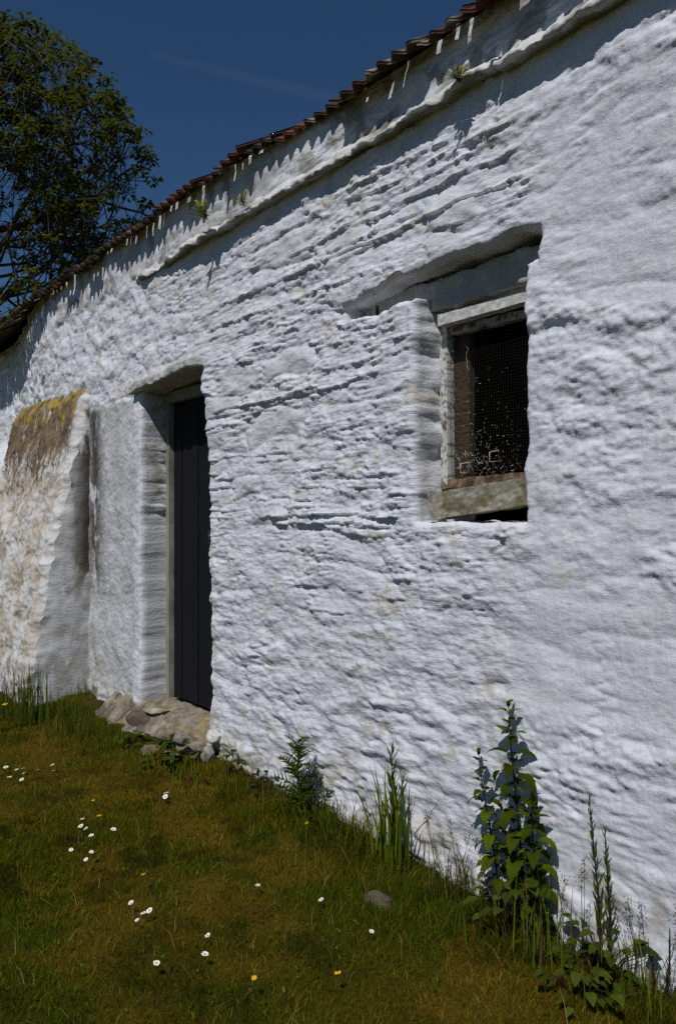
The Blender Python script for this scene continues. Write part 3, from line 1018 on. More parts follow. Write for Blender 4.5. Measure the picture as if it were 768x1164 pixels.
def step():
    xs_ = np.arange(X(128) - .1, xd1 + .12, .009)
    ys_ = np.arange(-.26, .42, .009)
    x, y = np.meshgrid(xs_, ys_, indexing='ij')
    q = .05 * noise(x * 4, y * 4, 600) + .03 * fbm(x * 11, y * 11, 2, 601)
    out = .05 * sst(xd0 + .1, xd1 - .1, x)
    z = .135 * sst(-.20, .0, y + .12 * q + out) + .035 + .012 * noise(x * 9, y * 9, 608)
    sl = .10 * sst(.2, -.16, y) * sst(xd0 + .25, xd0 + .5, x)                 # the broken cement slopes down to the right
    z = z - sl
    s, r = stones(x, y, .085, .12, 602, .8, .018)
    z = z + .018 * (s - .4) * (1 - sst(.02, .12, y)) + .011 * fbm(x * 12, y * 12, 4, 603, .6) + .004 * fbm(x * 50, y * 50, 2, 604)
    z = np.where(y < -.2, z - .12 * sst(-.2, -.25, y), z) - .10 * (1 - sst(xs_[0], xs_[0] + .25, x))
    c = np.array((.24, .20, .14)) * (1 + .45 * fbm(x * 18, y * 18, 4, 605, .65)[..., None])
    flat = (sst(X(200), X(212), x) * sst(-.16, -.05, y))[..., None] * .8
    c = c * (1 - flat) + np.array((.30, .225, .12)) * flat
    t = sst(.0, .4, fbm(x * 9, y * 9, 4, 606))[..., None] * .6
    c = c * (1 - t) + np.array((.30, .28, .24)) * t
    t = (sst(.0, .4, fbm(x * 9, y * 9, 4, 607)) * (1 - sst(-.05, .06, y)))[..., None] * .8
    c = c * (1 - t) + np.array((.10, .08, .06)) * t
    root = mesh_np('doorstep', np.stack([x, y, z], -1).reshape(-1, 3), grid_faces(len(xs_), len(ys_)), M_STONE, building, True, np.clip(c.reshape(-1, 3), 0, 1))
    rr = random.Random(12)
    for (px, py, y0, r, col) in ((128, 826, -.10, (.12, .07, .06), (.22, .2, .17)), (160, 822, -.09, (.17, .08, .08), (.12, .095, .075)), (188, 836, -.15, (.09, .06, .045), (.24, .2, .15)),
                                 (205, 840, -.16, (.06, .05, .045), (.27, .25, .21)), (224, 848, -.14, (.07, .05, .04), (.26, .22, .17)), (237, 858, -.10, (.045, .045, .05), (.30, .28, .25)),
                                 (178, 808, -.03, (.09, .06, .025), (.36, .31, .22))):
        q = P(px, py, y0)
        rock_mesh('stone', (q.x, y0, q.z), r, rr.randint(0, 9999), col, root)


step()

# ------------------------------------------------------------------ ground
def gheight(x, y):
    """lawn level: uneven, rising gently to the foot of the wall"""
    near = np.exp(-((x + 4) ** 2 + (y + 1.5) ** 2) / 60)
    h = (.028 * fbm(x * 1.1, y * 1.1, 3, 700) + .010 * fbm(x * 5, y * 5, 3, 701)) * near
    h = h + .05 * sst(-.45, -.05, y) * (y < .3) * near * sst(-1.5, -2.8, x)
    return h


def lawn_tone(x, y):
    """0 = lush green, 1 = parched moss and thatch"""
    t = .45 + .6 * fbm(x * 1.3, y * 1.6, 4, 710) + .42 * fbm(x * 4.5, y * 4.5, 3, 711)
    t = sst(.1, .95, t)
    t = t - .5 * sst(-.55, -.1, y) + .1
    for px, py, r, k in ((90, 870, .7, .35), (250, 900, .6, .3), (480, 1130, .45, .45), (20, 1090, .5, -.35), (440, 1050, .4, -.35), (330, 1000, .3, -.15)):
        q = G(px, py)
        t = t + k * np.exp(-((x - q.x) ** 2 + (y - q.y) ** 2) / (r * r))
    return np.clip(t, 0, 1)


GREEN, DRY, STRAW, DARK = [np.array(c) for c in ((.070, .092, .002), (.172, .120, .006), (.34, .215, .03), (.030, .042, .002))]

m, nt, bs = mat('turf')
c = N(nt, 'ShaderNodeVertexColor', layer_name='Col').outputs[0]
g = N(nt, 'ShaderNodeNewGeometry').outputs['Position']
c = mul(nt, c, ramp(nt, noise_node(nt, g, 60, 5, .7), [(.3, (.45, .4, .35)), (.7, (1.15, 1.1, 1))]))
nt.links.new(c, bs.inputs['Base Color'])
bs.inputs['Roughness'].default_value = .95
bs.inputs['Specular IOR Level'].default_value = .1
bump(nt, bs, [(noise_node(nt, g, 90, 5, .7), .9, .02)])
M_TURF = m

gxs = np.concatenate([[-400, -120, -50, -28, -18, -14], np.arange(-11, 2.5, .045), [4, 8, 20, 60, 150, 400]])
gys = np.concatenate([[-400, -120, -50, -20, -9, -6], np.arange(-4.5, .5, .045), [1, 3, 6, 15, 50, 150, 400]])
gX, gY = np.meshgrid(gxs, gys, indexing='ij')
gZ = gheight(gX, gY)
tone = lawn_tone(gX, gY)[..., None]
gc = (GREEN * .6 * (1 - tone) + DRY * .65 * tone)
soil = (sst(-.16, -.03, gY) * (gY < .5) * sst(-.3, .3, fbm(gX * 4, gY * 4, 3, 715)))[..., None] * .8
gc = gc * (1 - soil) + np.array((.055, .036, .02)) * soil
ground = mesh_np('ground', np.stack([gX, gY, gZ], -1).reshape(-1, 3), grid_faces(len(gxs), len(gys)), M_TURF, None, True, gc.reshape(-1, 3))
tag(ground, 'patchy green and brown lawn running up to the foot of the white wall', 'lawn', kind='structure')


def blades(x, y, length, width, lean, cols, az=None, z0=None, bend=.6):
    """curved tapering grass blades, five vertices each"""
    n = len(x)
    az = rng.uniform(0, 2 * math.pi, n) if az is None else az
    z0 = gheight(x, y) - .004 if z0 is None else z0
    d = np.stack([np.cos(az), np.sin(az)], -1)
    fa = rng.uniform(0, 2 * math.pi, n)
    s = np.stack([np.cos(fa), np.sin(fa)], -1)
    base = np.stack([x, y, z0], -1)

    def at(u):
        hor = length * np.sin(lean * u * bend + lean * (1 - bend) * .5) * u
        ver = length * np.cos(lean * u * bend + lean * (1 - bend) * .5) * u
        p = base.copy()
        p[:, :2] += d * hor[:, None]
        p[:, 2] += ver
        return p
    v = np.empty((n, 5, 3))
    for k, (u, w) in enumerate(((0, 1), (.55, .75))):
        p = at(u)
        off = np.concatenate([s * (width * w / 2)[:, None], np.zeros((n, 1))], -1)
        v[:, 2 * k], v[:, 2 * k + 1] = p - off, p + off
    v[:, 4] = at(1.0)
    b = np.arange(n)[:, None] * 5
    f4 = b + np.array([0, 1, 3, 2])
    f3 = b + np.array([2, 3, 4])
    c = np.repeat(cols[:, None, :], 5, 1)
    return v.reshape(-1, 3), f3, f4, c.reshape(-1, 3)


def lawn():
    vs, f3s, f4s, cs, n0 = [], [], [], [], 0

    def put(res):
        nonlocal n0
        v, a, b, c = res
        vs.append(v); f3s.append(a + n0); f4s.append(b + n0); cs.append(c)
        n0 += len(v)

    def field(n, x0, x1, y0, y1):
        x, y = rng.uniform(x0, x1, n), rng.uniform(y0, y1, n)
        y_step = (x > X(112) - .1) & (x < xd1) & (y > -.2)
        keep = ~y_step & ~((x < bx1) & (x > bx0) & (y > -.44))
        return x[keep], y[keep]
    for (n, x0, x1, y0, y1, wmul) in ((120000, -3.9, -.2, -1.9, -.02, 1.0), (95000, -6.2, -3.0, -2.4, -.02, 1.15), (62000, -10, -5.2, -2.6, -.02, 1.6), (9000, -10, 1, -4.2, -2.3, 2)):
        x, y = field(n, x0, x1, y0, y1)
        t = lawn_tone(x, y)
        k = len(x)
        r = rng.random(k)
        c = GREEN * (1 - t)[:, None] + DRY * t[:, None]
        c = np.where((r < .05 + .20 * t)[:, None], STRAW * rng.uniform(.5, 1.0, k)[:, None], c)
        c = np.where((r > .80)[:, None], np.array((.11, .14, .003)) * (1 - .6 * t)[:, None] + np.array((.17, .11, .01)) * (.6 * t)[:, None], c)
        c = np.where(((r > .6) & (r < .8))[:, None], DARK * .5 + c * .5, c)
        dark = sst(.05, .6, fbm(x * 3.1, y * 3.1, 3, 722) + .6 * noise(x * 13, y * 13, 723))[:, None]
        c = c * (1 - .62 * dark) * rng.uniform(.65, 1.3, k)[:, None]
        tall = sst(-.7, -.1, y) * (.3 + .9 * np.clip(noise(x * 3, y * 3, 720) + .3, 0, 1))
        L = rng.uniform(.012, .032, k) * (1 + .5 * (1 - t)) * (1 + 1.3 * tall * rng.random(k))
        put(blades(x, y, L, rng.uniform(.0012, .0028, k) * wmul, rng.uniform(.3, 1.45, k), c))
    n = 7000
    x, y = field(n, -8, -.4, -2.3, -.05)
    k = len(x)
    sel = rng.random(k) < .15 + .85 * sst(-.1, .4, noise(x * 3.3, y * 3.3, 724))
    x, y = x[sel], y[sel]
    k = len(x)
    put(blades(x, y, rng.uniform(.010, .022, k), rng.uniform(.005, .010, k), rng.uniform(.9, 1.5, k), np.array((.085, .115, .006)) * rng.uniform(.5, 1.4, k)[:, None],
               z0=gheight(x, y) + rng.uniform(.004, .016, k)))
    n = 1500
    x, y = field(n, -8, -.4, -2.3, -.05)
    k = len(x)
    put(blades(x, y, rng.uniform(.05, .13, k), rng.uniform(.0012, .002, k), rng.uniform(.7, 1.6, k), np.array((.36, .25, .09)) * rng.uniform(.5, 1.1, k)[:, None]))
    # rank growth along the foot of the wall
    n = 5200
    x = rng.uniform(-8.5, -.4, n)
    y = -np.abs(rng.normal(.02, .15, n)) - .015
    dens = noise(x * 2.2, x * 0, 721) * .8 + .55
    for px, py, wd, k in ((40, 830, .5, 1.2), (440, 960, .25, .9), (620, 1100, .5, .9), (520, 1010, .5, .5), (345, 915, .25, .5)):
        dens = dens + k * np.exp(-((x - G(px, py).x) / wd) ** 2)
    instep = (x > X(120)) & (x < xd1 + .02)
    inb = (x < bx1) & (x > bx0)
    y = np.where(inb, y - .46, np.where(instep, y - .27, y))
    keep = rng.random(n) < dens * .55
    x, y = x[keep], y[keep]
    k = len(x)
    r = rng.random(k)[:, None]
    c = np.where(r < .12, STRAW * .7, np.where(r < .55, np.array((.055, .085, .008)), np.array((.095, .125, .010)))) * rng.uniform(.7, 1.2, k)[:, None]
    put(blades(x, y, rng.gamma(3.0, .030, k) + .025, rng.uniform(.002, .0042, k), rng.uniform(.05, .9, k), c, bend=.8))
    v, f3, f4, c = np.concatenate(vs), np.concatenate(f3s), np.concatenate(f4s), np.concatenate(cs)
    o = mesh_np('grass', v, [f3, f4], M_GRASS, None, True, c)
    return tag(o, 'short mossy lawn grass, olive green with brown dry patches', 'grass', kind='stuff')


lawn()


# ------------------------------------------------------------------ plants
def leaf(mb, base, direc, normal, L, W, col, droop=.4, teeth=0, fold=.25, nseg=8, shape='ovate', tipcol=None):
    """a pointed leaf blade folded along its midrib, with teeth if asked"""
    direc, normal = Vector(direc).normalized(), Vector(normal).normalized()
    side = direc.cross(normal).normalized()
    normal = side.cross(direc).normalized()
    v, c = [], []
    p = Vector(base)
    d = direc.copy()
    for i in range(nseg + 1):
        u = i / nseg
        if shape == 'ovate': w = math.sin(math.pi * min(1, u ** .62 * 1.0)) ** .9 if 0 < u < 1 else 0
        elif shape == 'heart': w = (1 - u) ** .85 * (1 if u > .06 else u / .06) * 1.05
        else: w = math.sin(math.pi * (u * .9 + .08)) ** .8 * (1 - u * .2) if u < 1 else 0
        w *= W / 2
        if teeth and 0 < u < 1: w *= 1 + (teeth if i % 2 else -teeth)
        n = d.cross(side) * -1
        v += [p - side * w + n * (fold * w), p.copy(), p + side * w + n * (fold * w)]
        cc = np.array(col) * (1 if tipcol is None else 1 - u) + (0 if tipcol is None else np.array(tipcol) * u)
        c += [cc, cc * .9, cc]
        q = Matrix.Rotation(-droop / nseg, 3, side)
        d = (q @ d).normalized()
        if d.z < -.98: d = Vector((d.x, d.y, -.98))
        p = p + d * (L / nseg)
    f = []
    for i in range(nseg):
        a = i * 3
        f += [[a, a + 1, a + 4, a + 3], [a + 1, a + 2, a + 5, a + 4]]
    mb.add([tuple(q) for q in v], f, np.array(c))


def gpt(px, py, y):
    """ground point under a plant that stands y metres before the wall at photo column px"""
    q = P(px, py, y)
    return Vector((q.x, y, float(gheight(np.array([q.x]), np.array([y]))[0]) - .01))


def nettle(px_b, px_t, py_t, yoff, label, seed, nodes, l0):
    rr = random.Random(seed)
    yoff = yoff * .7
    b = gpt(px_b, 1060, yoff)
    t_ = P(px_t, py_t, yoff + .01)
    root = empty('nettle', b, label, 'nettle', 'nettles against the white wall')
    path = lambda u: b.lerp(t_, u) + Vector((.012 * math.sin(u * 4), .008 * math.sin(u * 5 + 1), 0))
    s = MB()
    s.tube([path(i / 14) for i in range(15)], [.0042 * (1 - .65 * i / 14) for i in range(15)], 6, (.028, .03, .010))
    s.build('stem', M_LEAF, root)
    l = MB()
    h = (t_ - b).length
    for i in range(nodes):
        u = .16 + .84 * (i / (nodes - 1)) ** .92
        u = min(u, .995)
        sz = l0 * (1.0 if u < .62 else 1 - 1.75 * (u - .62)) * rr.uniform(.85, 1.1)
        sz = max(sz, .022)
        a0 = (i % 2) * math.pi / 2 + rr.uniform(-.35, .35) + .35
        for k in range(4 if i % 2 else 3):
            a = a0 + k * math.pi + (rr.uniform(.6, 2.2) if k > 1 else 0)
            if k > 1: sz *= rr.uniform(.5, .75)
            up = .55 + (.25 if u > .9 else 0) - (.35 if u < .6 else 0)
            d = Vector((math.cos(a), math.sin(a) * .8, up))
            st = path(u)
            pet = st + d.normalized() * sz * .22
            l.tube([st, pet], .0012, 4, (.035, .045, .01))
            g0 = np.array((.070, .100, .003)) * rr.uniform(.6, 1.6) if u > .2 else np.array((.09, .10, .012))
            leaf(l, pet, d, Vector((0, 0, 1)), sz, sz * .52, g0, rr.uniform(1.3, 2.2) if u < .8 else rr.uniform(.5, 1.2), .10, .22, 12)
    # the crowded tip
    for k in range(5):
        a = k * 1.26
        leaf(l, path(.985), (math.cos(a) * .5, math.sin(a) * .5, 1), (math.cos(a), math.sin(a), .2), .022, .010, (.045, .065, .01), .3, .1, .2, 6)
    l.build('leaves', M_LEAF, root)
    return root


nettle(592, 580, 800, -.10, 'tallest nettle against the wall, the one with large drooping toothed leaves', 21, 18, .105)
nettle(566, 546, 856, -.09, 'shorter nettle leaning beside the tallest nettle, window side of the wall foot', 22, 14, .08)
nettle(603, 607, 905, -.12, 'low nettle shoot tucked in front of the tallest nettle stem', 23, 11, .095)


def thistle(px, py, y, h, label, seed):
    rr = random.Random(seed)
    b = gpt(px, py, y)
    root = empty('thistle', b, label, 'thistle')
    s = MB()
    top = b + Vector((-.01, 0, h))
    s.tube([b.lerp(top, i / 8) + Vector((.006 * math.sin(i), 0, 0)) for i in range(9)], [.006 * (1 - .6 * i / 8) for i in range(9)], 6, (.05, .06, .02))
    s.build('stem', M_LEAF, root)
    l = MB()
    for i in range(22):
        u = .08 + .92 * i / 21
        a = i * 2.4 + rr.uniform(-.2, .2)
        L = .23 * (1 - .58 * u) * rr.uniform(.85, 1.15)
        d = Vector((math.cos(a), math.sin(a) * .75, .35 + .8 * u)).normalized()
        p = b.lerp(top, u)
        side = d.cross(Vector((0, 0, 1))).normalized()
        mid = [p + d * (L * q / 8) + Vector((0, 0, -.35 * L * (q / 8) ** 2)) for q in range(9)]
        col = np.array((.08, .115, .018)) * rr.uniform(.75, 1.2)
        l.tube(mid, [.0035 * (1 - q / 9) + .0006 for q in range(9)], 4, col * 1.2)
        for q in range(1, 8):      # deeply cut spiny lobes
            w = L * .30 * math.sin(math.pi * (q / 8) ** .7) + .004
            for sg in (-1, 1):
                tip = mid[q] + side * (sg * w) + d * (w * .45) + Vector((0, 0, rr.uniform(-.2, .45) * w))
                e = d * (L * .045)
                l.add([tuple(mid[q] - e), tuple(mid[q] + e), tuple(mid[q].lerp(tip, .55) + e * .5), tuple(tip)], [[0, 1, 2], [0, 2, 3]], col)
    l.build('leaves', M_LEAF, root)
    return root


thistle(340, 920, -.13, .34, 'spiny thistle growing at the wall foot right of the doorway', 31)


def tuft(px, py, y, n, hmin, hmax, spread, label, seed, cols, width=.004, lean=(.05, .6), seedheads=0, name='grass_clump', zoff=0):
    g_ = np.random.default_rng(seed)
    b = gpt(px, py, y)
    root = empty(name, b, label, 'grass clump', 'tall grass clumps at the wall foot')
    x = b.x + g_.normal(0, spread, n)
    yy = np.minimum(b.y + g_.normal(0, spread * .5, n), -.02 if y > -.3 else y + .1)
    c = np.array(cols)[g_.integers(0, len(cols), n)] * g_.uniform(.75, 1.2, n)[:, None]
    parts = []
    n_ = 7
    L, ln, az = g_.uniform(hmin, hmax, n), g_.uniform(*lean, n), g_.uniform(0, 2 * math.pi, n)
    m_ = MB()
    for i in range(n):
        p = Vector((x[i], yy[i], b.z))
        d = Vector((math.cos(az[i]), math.sin(az[i]) * .6, 0))
        s_ = Vector((-math.sin(az[i]), math.cos(az[i]), 0))
        if g_.random() < .5: s_ = Vector((1, .3, 0)).normalized()
        v = []
        for q in range(n_):
            u = q / (n_ - 1)
            th = ln[i] * (.25 + 1.5 * u * u)
            w = width * (1 - u ** 2.2) * .5 + .0002
            v += [p - s_ * w, p + s_ * w]
            p = p + (Vector((0, 0, 1)) * math.cos(th) + d * math.sin(th)) * (L[i] / (n_ - 1))
            if p.y > -.012: p.y = -.012
        m_.add([tuple(a) for a in v], [[2 * q, 2 * q + 1, 2 * q + 3, 2 * q + 2] for q in range(n_ - 1)], c[i])
    m_.build('blades', M_GRASS, root)
    if seedheads:
        for k in range(seedheads):
            m_ = MB()
            p = Vector((b.x + g_.normal(0, spread), b.y, b.z))
            h = hmax * g_.uniform(.8, 1.15)
            q = p + Vector((g_.normal(0, .05), 0, h))
            m_.tube([p, p.lerp(q, .5) + Vector((.01, 0, 0)), q], [.0012, .001, .0008], 4, (.07, .06, .02))
            for j in range(26):
                o = p.lerp(q, .8 + .2 * g_.random()) + Vector((g_.normal(0, .008), g_.normal(0, .005), 0))
                m_.tube([o, o + Vector((.002, 0, .006))], [.0015, .0004], 4, (.12, .085, .05))
            m_.build('seed_head', M_GRASS, root)
    return root


GC = [(.11, .15, .008), (.075, .11, .006), (.15, .17, .012)]
tuft(443, 975, -.13, 40, .14, .47, .05, 'tall bright grass clump at the wall foot between thistle and nettles', 41, GC, .011, (.06, .85))
tuft(30, 835, -.58, 150, .18, .48, .18, 'dense dark grass clump at the foot of the stained buttress', 42, [(.05, .078, .008), (.075, .105, .01)], .0065, (.05, .75))
tuft(95, 835, -.42, 80, .10, .28, .14, 'short shaggy grass clump between buttress and doorstep', 43, [(.055, .08, .008), (.08, .11, .01)], .005, (.1, 1.0))
tuft(205, 850, -.30, 70, .05, .16, .18, 'low grass clump in front of the rubble doorstep', 48, GC, .0045, (.1, 1.0))
tuft(510, 1010, -.09, 26, .10, .26, .07, 'thin pale grass clump just left of the nettles', 44, [(.075, .085, .018), (.05, .065, .01), (.14, .10, .04)], .0035, (.05, .7), 5)
tuft(620, 1085, -.14, 60, .10, .34, .11, 'wispy grass clump at the feet of the nettles', 45, GC + [(.13, .10, .04)], .0042, (.05, .8), 5)
tuft(728, 1140, -.07, 34, .10, .28, .10, 'wispy grass clump by the reddish stem at the bottom corner', 46, GC + [(.12, .085, .04)], .004, (.05, .7), 6)
tuft(385, 945, -.12, 40, .06, .17, .10, 'low grass clump between thistle and tall bright grass', 47, GC, .0045, (.1, 1.0))


def willowherb(px_b, py_b, px_t, py_t, y, label, seed, red=False, name='willowherb', nl=34, ll=.06):
    rr = random.Random(seed)
    b = gpt(px_b, py_b, y)
    t_ = P(px_t, py_t, y)
    root = empty(name, b, label, 'weed', 'slender upright weeds by the wall')
    s = MB()
    path = lambda u: b.lerp(t_, u) + Vector((.008 * math.sin(u * 3.5), .004 * math.sin(u * 6), 0))
    sc = (.07, .035, .02)
    s.tube([path(i / 12) for i in range(13)], [.0036 * (1 - .6 * i / 12) for i in range(13)], 6, sc)
    s.build('stem', M_LEAF, root)
    l = MB()
    for i in range(nl):
        u = .22 + .78 * i / (nl - 1)
        a = i * 2.4
        L = ll * (1.1 - .75 * u) * rr.uniform(.8, 1.2)
        col = np.array((.10, .13, .016) if not red else (.075, .05, .02)) * rr.uniform(.8, 1.2)
        leaf(l, path(u), (math.cos(a) * .75, math.sin(a) * .55, 1), (math.cos(a), math.sin(a), .3), L, L * .22, col, rr.uniform(-.1, .5), 0, .2, 6)
    l.build('leaves', M_LEAF, root)
    return root


willowherb(444, 975, 446, 846, -.12, 'bright leafy stalk rising from the tall grass clump', 50, nl=30, ll=.11)
willowherb(681, 1100, 670, 903, -.07, 'taller of the two slender willowherb stems right of the nettles', 51)
willowherb(690, 1105, 688, 940, -.08, 'shorter of the two slender willowherb stems right of the nettles', 52)
willowherb(752, 1150, 762, 1056, -.05, 'reddish bare stem at the bottom right corner of the wall', 53, True, 'dock', 10, .03)
willowherb(741, 1150, 737, 1070, -.06, 'small green stem just left of the reddish bare stem', 54, False, 'weed_stem', 12, .04)


def leafy(px, py, y, n, L, label, seed, name='leafy_weed', cols=((.055, .085, .01), (.08, .11, .013)), spread=.08, hgt=.10, teeth=.05):
    rr = random.Random(seed)
    b = gpt(px, py, y)
    root = empty(name, b, label, 'weed', 'low leafy weeds')
    s, l = MB(), MB()
    for i in range(n):
        a = rr.uniform(0, 6.28)
        r = rr.uniform(.1, 1) * spread
        q = b + Vector((math.cos(a) * r, min(math.sin(a) * r * .7, -y - .03), hgt * rr.uniform(.3, 1.0)))
        s.tube([b + Vector((math.cos(a) * .01, math.sin(a) * .01, 0)), b.lerp(q, .5) + Vector((0, 0, .02)), q], [.002, .0016, .001], 4, (.06, .035, .02))
        d = Vector((math.cos(a), math.sin(a) - .3, rr.uniform(-.1, .6)))
        z = L * rr.uniform(.6, 1.15)
        leaf(l, q, d, (0, 0, 1), z, z * .68, np.array(rr.choice(cols)) * rr.uniform(.8, 1.25), rr.uniform(.4, 1.3), teeth, .2, 10)
    s.build('stems', M_LEAF, root)
    l.build('leaves', M_LEAF, root)
    return root


leafy(682, 1122, -.11, 44, .05, 'low broad-leaved bramble at the feet of the willowherb stems', 61, 'bramble', spread=.17, hgt=.15)
leafy(655, 1150, -.24, 24, .045, 'sprawling dark leafy weed in the grass below the bramble', 62, spread=.15, hgt=.09)
leafy(182, 845, -.28, 16, .07, 'small leafy weed growing in front of the rubble doorstep', 63, spread=.13, hgt=.13)
leafy(150, 840, -.26, 20, .06, 'low leafy weed at the left end of the rubble doorstep', 64, spread=.12, hgt=.09)
leafy(12, 1112, -1.62, 9, .05, 'flat rosette weed in the lawn at the left picture edge', 65, spread=.03, hgt=.02)
leafy(575, 1050, -.13, 26, .055, 'tangle of small dark leaves around the nettle stems', 66, spread=.15, hgt=.26)
leafy(215, 838, -.30, 10, .05, 'reddish leafy weed on the stones below the door', 67, cols=((.13, .035, .015), (.10, .05, .012)), spread=.13, hgt=.07)
leafy(200, 838, -.22, 18, .05, 'upright leafy weed sprouting at the middle of the rubble doorstep', 70, spread=.10, hgt=.17)
leafy(262, 882, -.12, 12, .045, 'small weed in the corner beside the white loose stone', 68, spread=.07, hgt=.14)
leafy(295, 915, -.10, 26, .05, 'reddish brown dock leaves left of the thistle', 69, cols=((.07, .03, .012), (.05, .055, .01)), spread=.17, hgt=.08)


def fern(px, py, y, label, seed, n, L):
    rr = random.Random(seed)
    b = P(px, py, y)
    root = empty('fern', b, label, 'fern', 'ferns rooted along the wall head')
    m_ = MB()
    for i in range(n):
        a = rr.uniform(-2.9, -.2)
        d = Vector((math.cos(a) * .7, math.sin(a) * .5, rr.uniform(.3, 1.3))).normalized()
        ll = L * rr.uniform(.6, 1.1)
        pts = [b + d * (ll * q / 7) + Vector((0, 0, -.35 * ll * (q / 7) ** 2)) for q in range(8)]
        m_.tube(pts, .0012, 4, (.06, .07, .01))
        side = d.cross(Vector((.2, -1, .3))).normalized()
        for q in range(1, 8):
            w = ll * .24 * math.sin(math.pi * (.15 + .8 * q / 8))
            for sg in (-1, 1):
                leaf(m_, pts[q], side * sg + d * .4, (0, -.6, 1), w, ll * .11, np.array((.34, .36, .02)) * rr.uniform(.7, 1.2), .3, 0, .1, 4)
    m_.build('fronds', M_LEAF, root)
    return root


fern(236, 250, -.10, 'yellow-green fern on the cornice ledge, leftmost of the three', 71, 8, .17)
fern(278, 234, -.08, 'small darker fern tuft on the ledge, middle of the three', 72, 7, .12)
fern(523, 94, -.09, 'drooping fern on the ledge near the cornice joint, highest of the three', 73, 9, .10)


# ------------------------------------------------------------------ loose stones
def rock(c, r, label, seed, col, group=None):
    return tag(rock_mesh('loose_stone', c, r, seed, col), label, 'stone', group)


q = G(430, 1012, .05)
rock((q.x, q.y, .004), (.075, .055, .045), 'grey loose stone half sunk in the grass left of the nettles', 81, (.11, .09, .062))
q = P(246, 838, -.03)
rock((q.x, q.y - .01, q.z), (.06, .05, .05), 'white limewashed round stone at the wall corner beside the doorstep', 82, (.68, .66, .62))
q = G(200, 860, .02)
rock((q.x, q.y, .005), (.13, .09, .045), 'flat pale stone lying in the grass before the doorstep', 83, (.25, .22, .17))
q = G(170, 852, .02)
rock((q.x, q.y, .01), (.10, .08, .05), 'small brown stone beside the flat pale stone before the doorstep', 84, (.20, .16, .11))


# ------------------------------------------------------------------ flowers
def simple_flat(name, col):
    m, nt, bs = mat(name)
    bs.inputs['Base Color'].default_value = (*col, 1)
    bs.inputs['Roughness'].default_value = .7
    return m


M_PETAL = simple('daisy_petal', (.80, .80, .78), .7, 200, .08, 300, .0005)
M_EYE = simple('flower_centre', (.55, .33, .02), .8, 300, .3, 500, .001)
M_BUTTER = simple('buttercup_petal', (.62, .36, .006), .35, 200, .15, 300, .0005)
M_STALK = simple('flower_stalk', (.045, .06, .012), .7, 90, .3)


def flower(px, py, label, kind, seed, size, h, group):
    rr = random.Random(seed)
    size *= rr.uniform(.75, 1.2)
    q = G(px, py, h)
    gz_ = float(gheight(np.array([q.x]), np.array([q.y]))[0])
    b = Vector((q.x + rr.uniform(-.01, .01), q.y + rr.uniform(-.01, .01), gz_))
    root = empty(kind, b, label, kind, group)
    c = Vector((q.x, q.y, h + gz_ * .5))
    n = Vector((rr.uniform(-.35, .45), rr.uniform(-.65, .05), 1)).normalized()
    a = n.cross(Vector((0, 1, .1))).normalized()
    e = n.cross(a)
    s = MB()
    s.tube([b, b.lerp(c, .6) + Vector((rr.uniform(-.004, .004), 0, 0)), c], .0009, 4)
    s.build('stalk', M_STALK, root, True, False)
    p_, k_ = MB(), MB()
    if kind == 'daisy':
        for i in range(17):
            t = i * 2 * math.pi / 17 + rr.uniform(-.08, .08)
            d = a * math.cos(t) + e * math.sin(t)
            w = n.cross(d) * size * .085
            lift = n * size * rr.uniform(.0, .12)
            r0, r1 = size * .16, size * .5 * rr.uniform(.9, 1.05)
            p_.add([tuple(c + d * r0 - w * .6), tuple(c + d * r0 + w * .6), tuple(c + d * r1 * .8 + w + lift), tuple(c + d * r1 + lift), tuple(c + d * r1 * .8 - w + lift)],
                   [[0, 1, 2], [0, 2, 3], [0, 3, 4]])
        pm, em, rc_ = M_PETAL, M_EYE, size * .19
    else:
        for i in range(5):
            t = i * 2 * math.pi / 5
            for k in range(6):
                pass
            d = a * math.cos(t) + e * math.sin(t)
            w = n.cross(d) * size * .26
            p_.add([tuple(c), tuple(c + d * size * .25 + w * .8 + n * size * .08), tuple(c + d * size * .46 + w * .7 + n * size * .28), tuple(c + d * size * .5 + n * size * .3),
                    tuple(c + d * size * .46 - w * .7 + n * size * .28), tuple(c + d * size * .25 - w * .8 + n * size * .08)], [[0, 1, 2], [0, 2, 3], [0, 3, 4], [0, 4, 5]])
        pm, em, rc_ = M_BUTTER, M_EYE, size * .12
    p_.build('petals', pm, root, True, False)
    rings = []
    v = [tuple(c + n * rc_ * .8)]
    for k in (1, 2, 3):
        ph = k * math.pi / 6
        for j in range(10):
            t = j * math.pi / 5
            v.append(tuple(c + (a * math.cos(t) + e * math.sin(t)) * rc_ * math.sin(ph) + n * rc_ * .8 * math.cos(ph)))
    f4 = [[1 + k * 10 + j, 1 + (k + 1) * 10 + j, 1 + (k + 1) * 10 + (j + 1) % 10, 1 + k * 10 + (j + 1) % 10] for k in range(2) for j in range(10)]
    k_.add(v, f4)
    k_.f3.append(np.array([[0, 1 + j, 1 + (j + 1) % 10] for j in range(10)]))
    k_.build('centre', em, root, True, False)
    return root


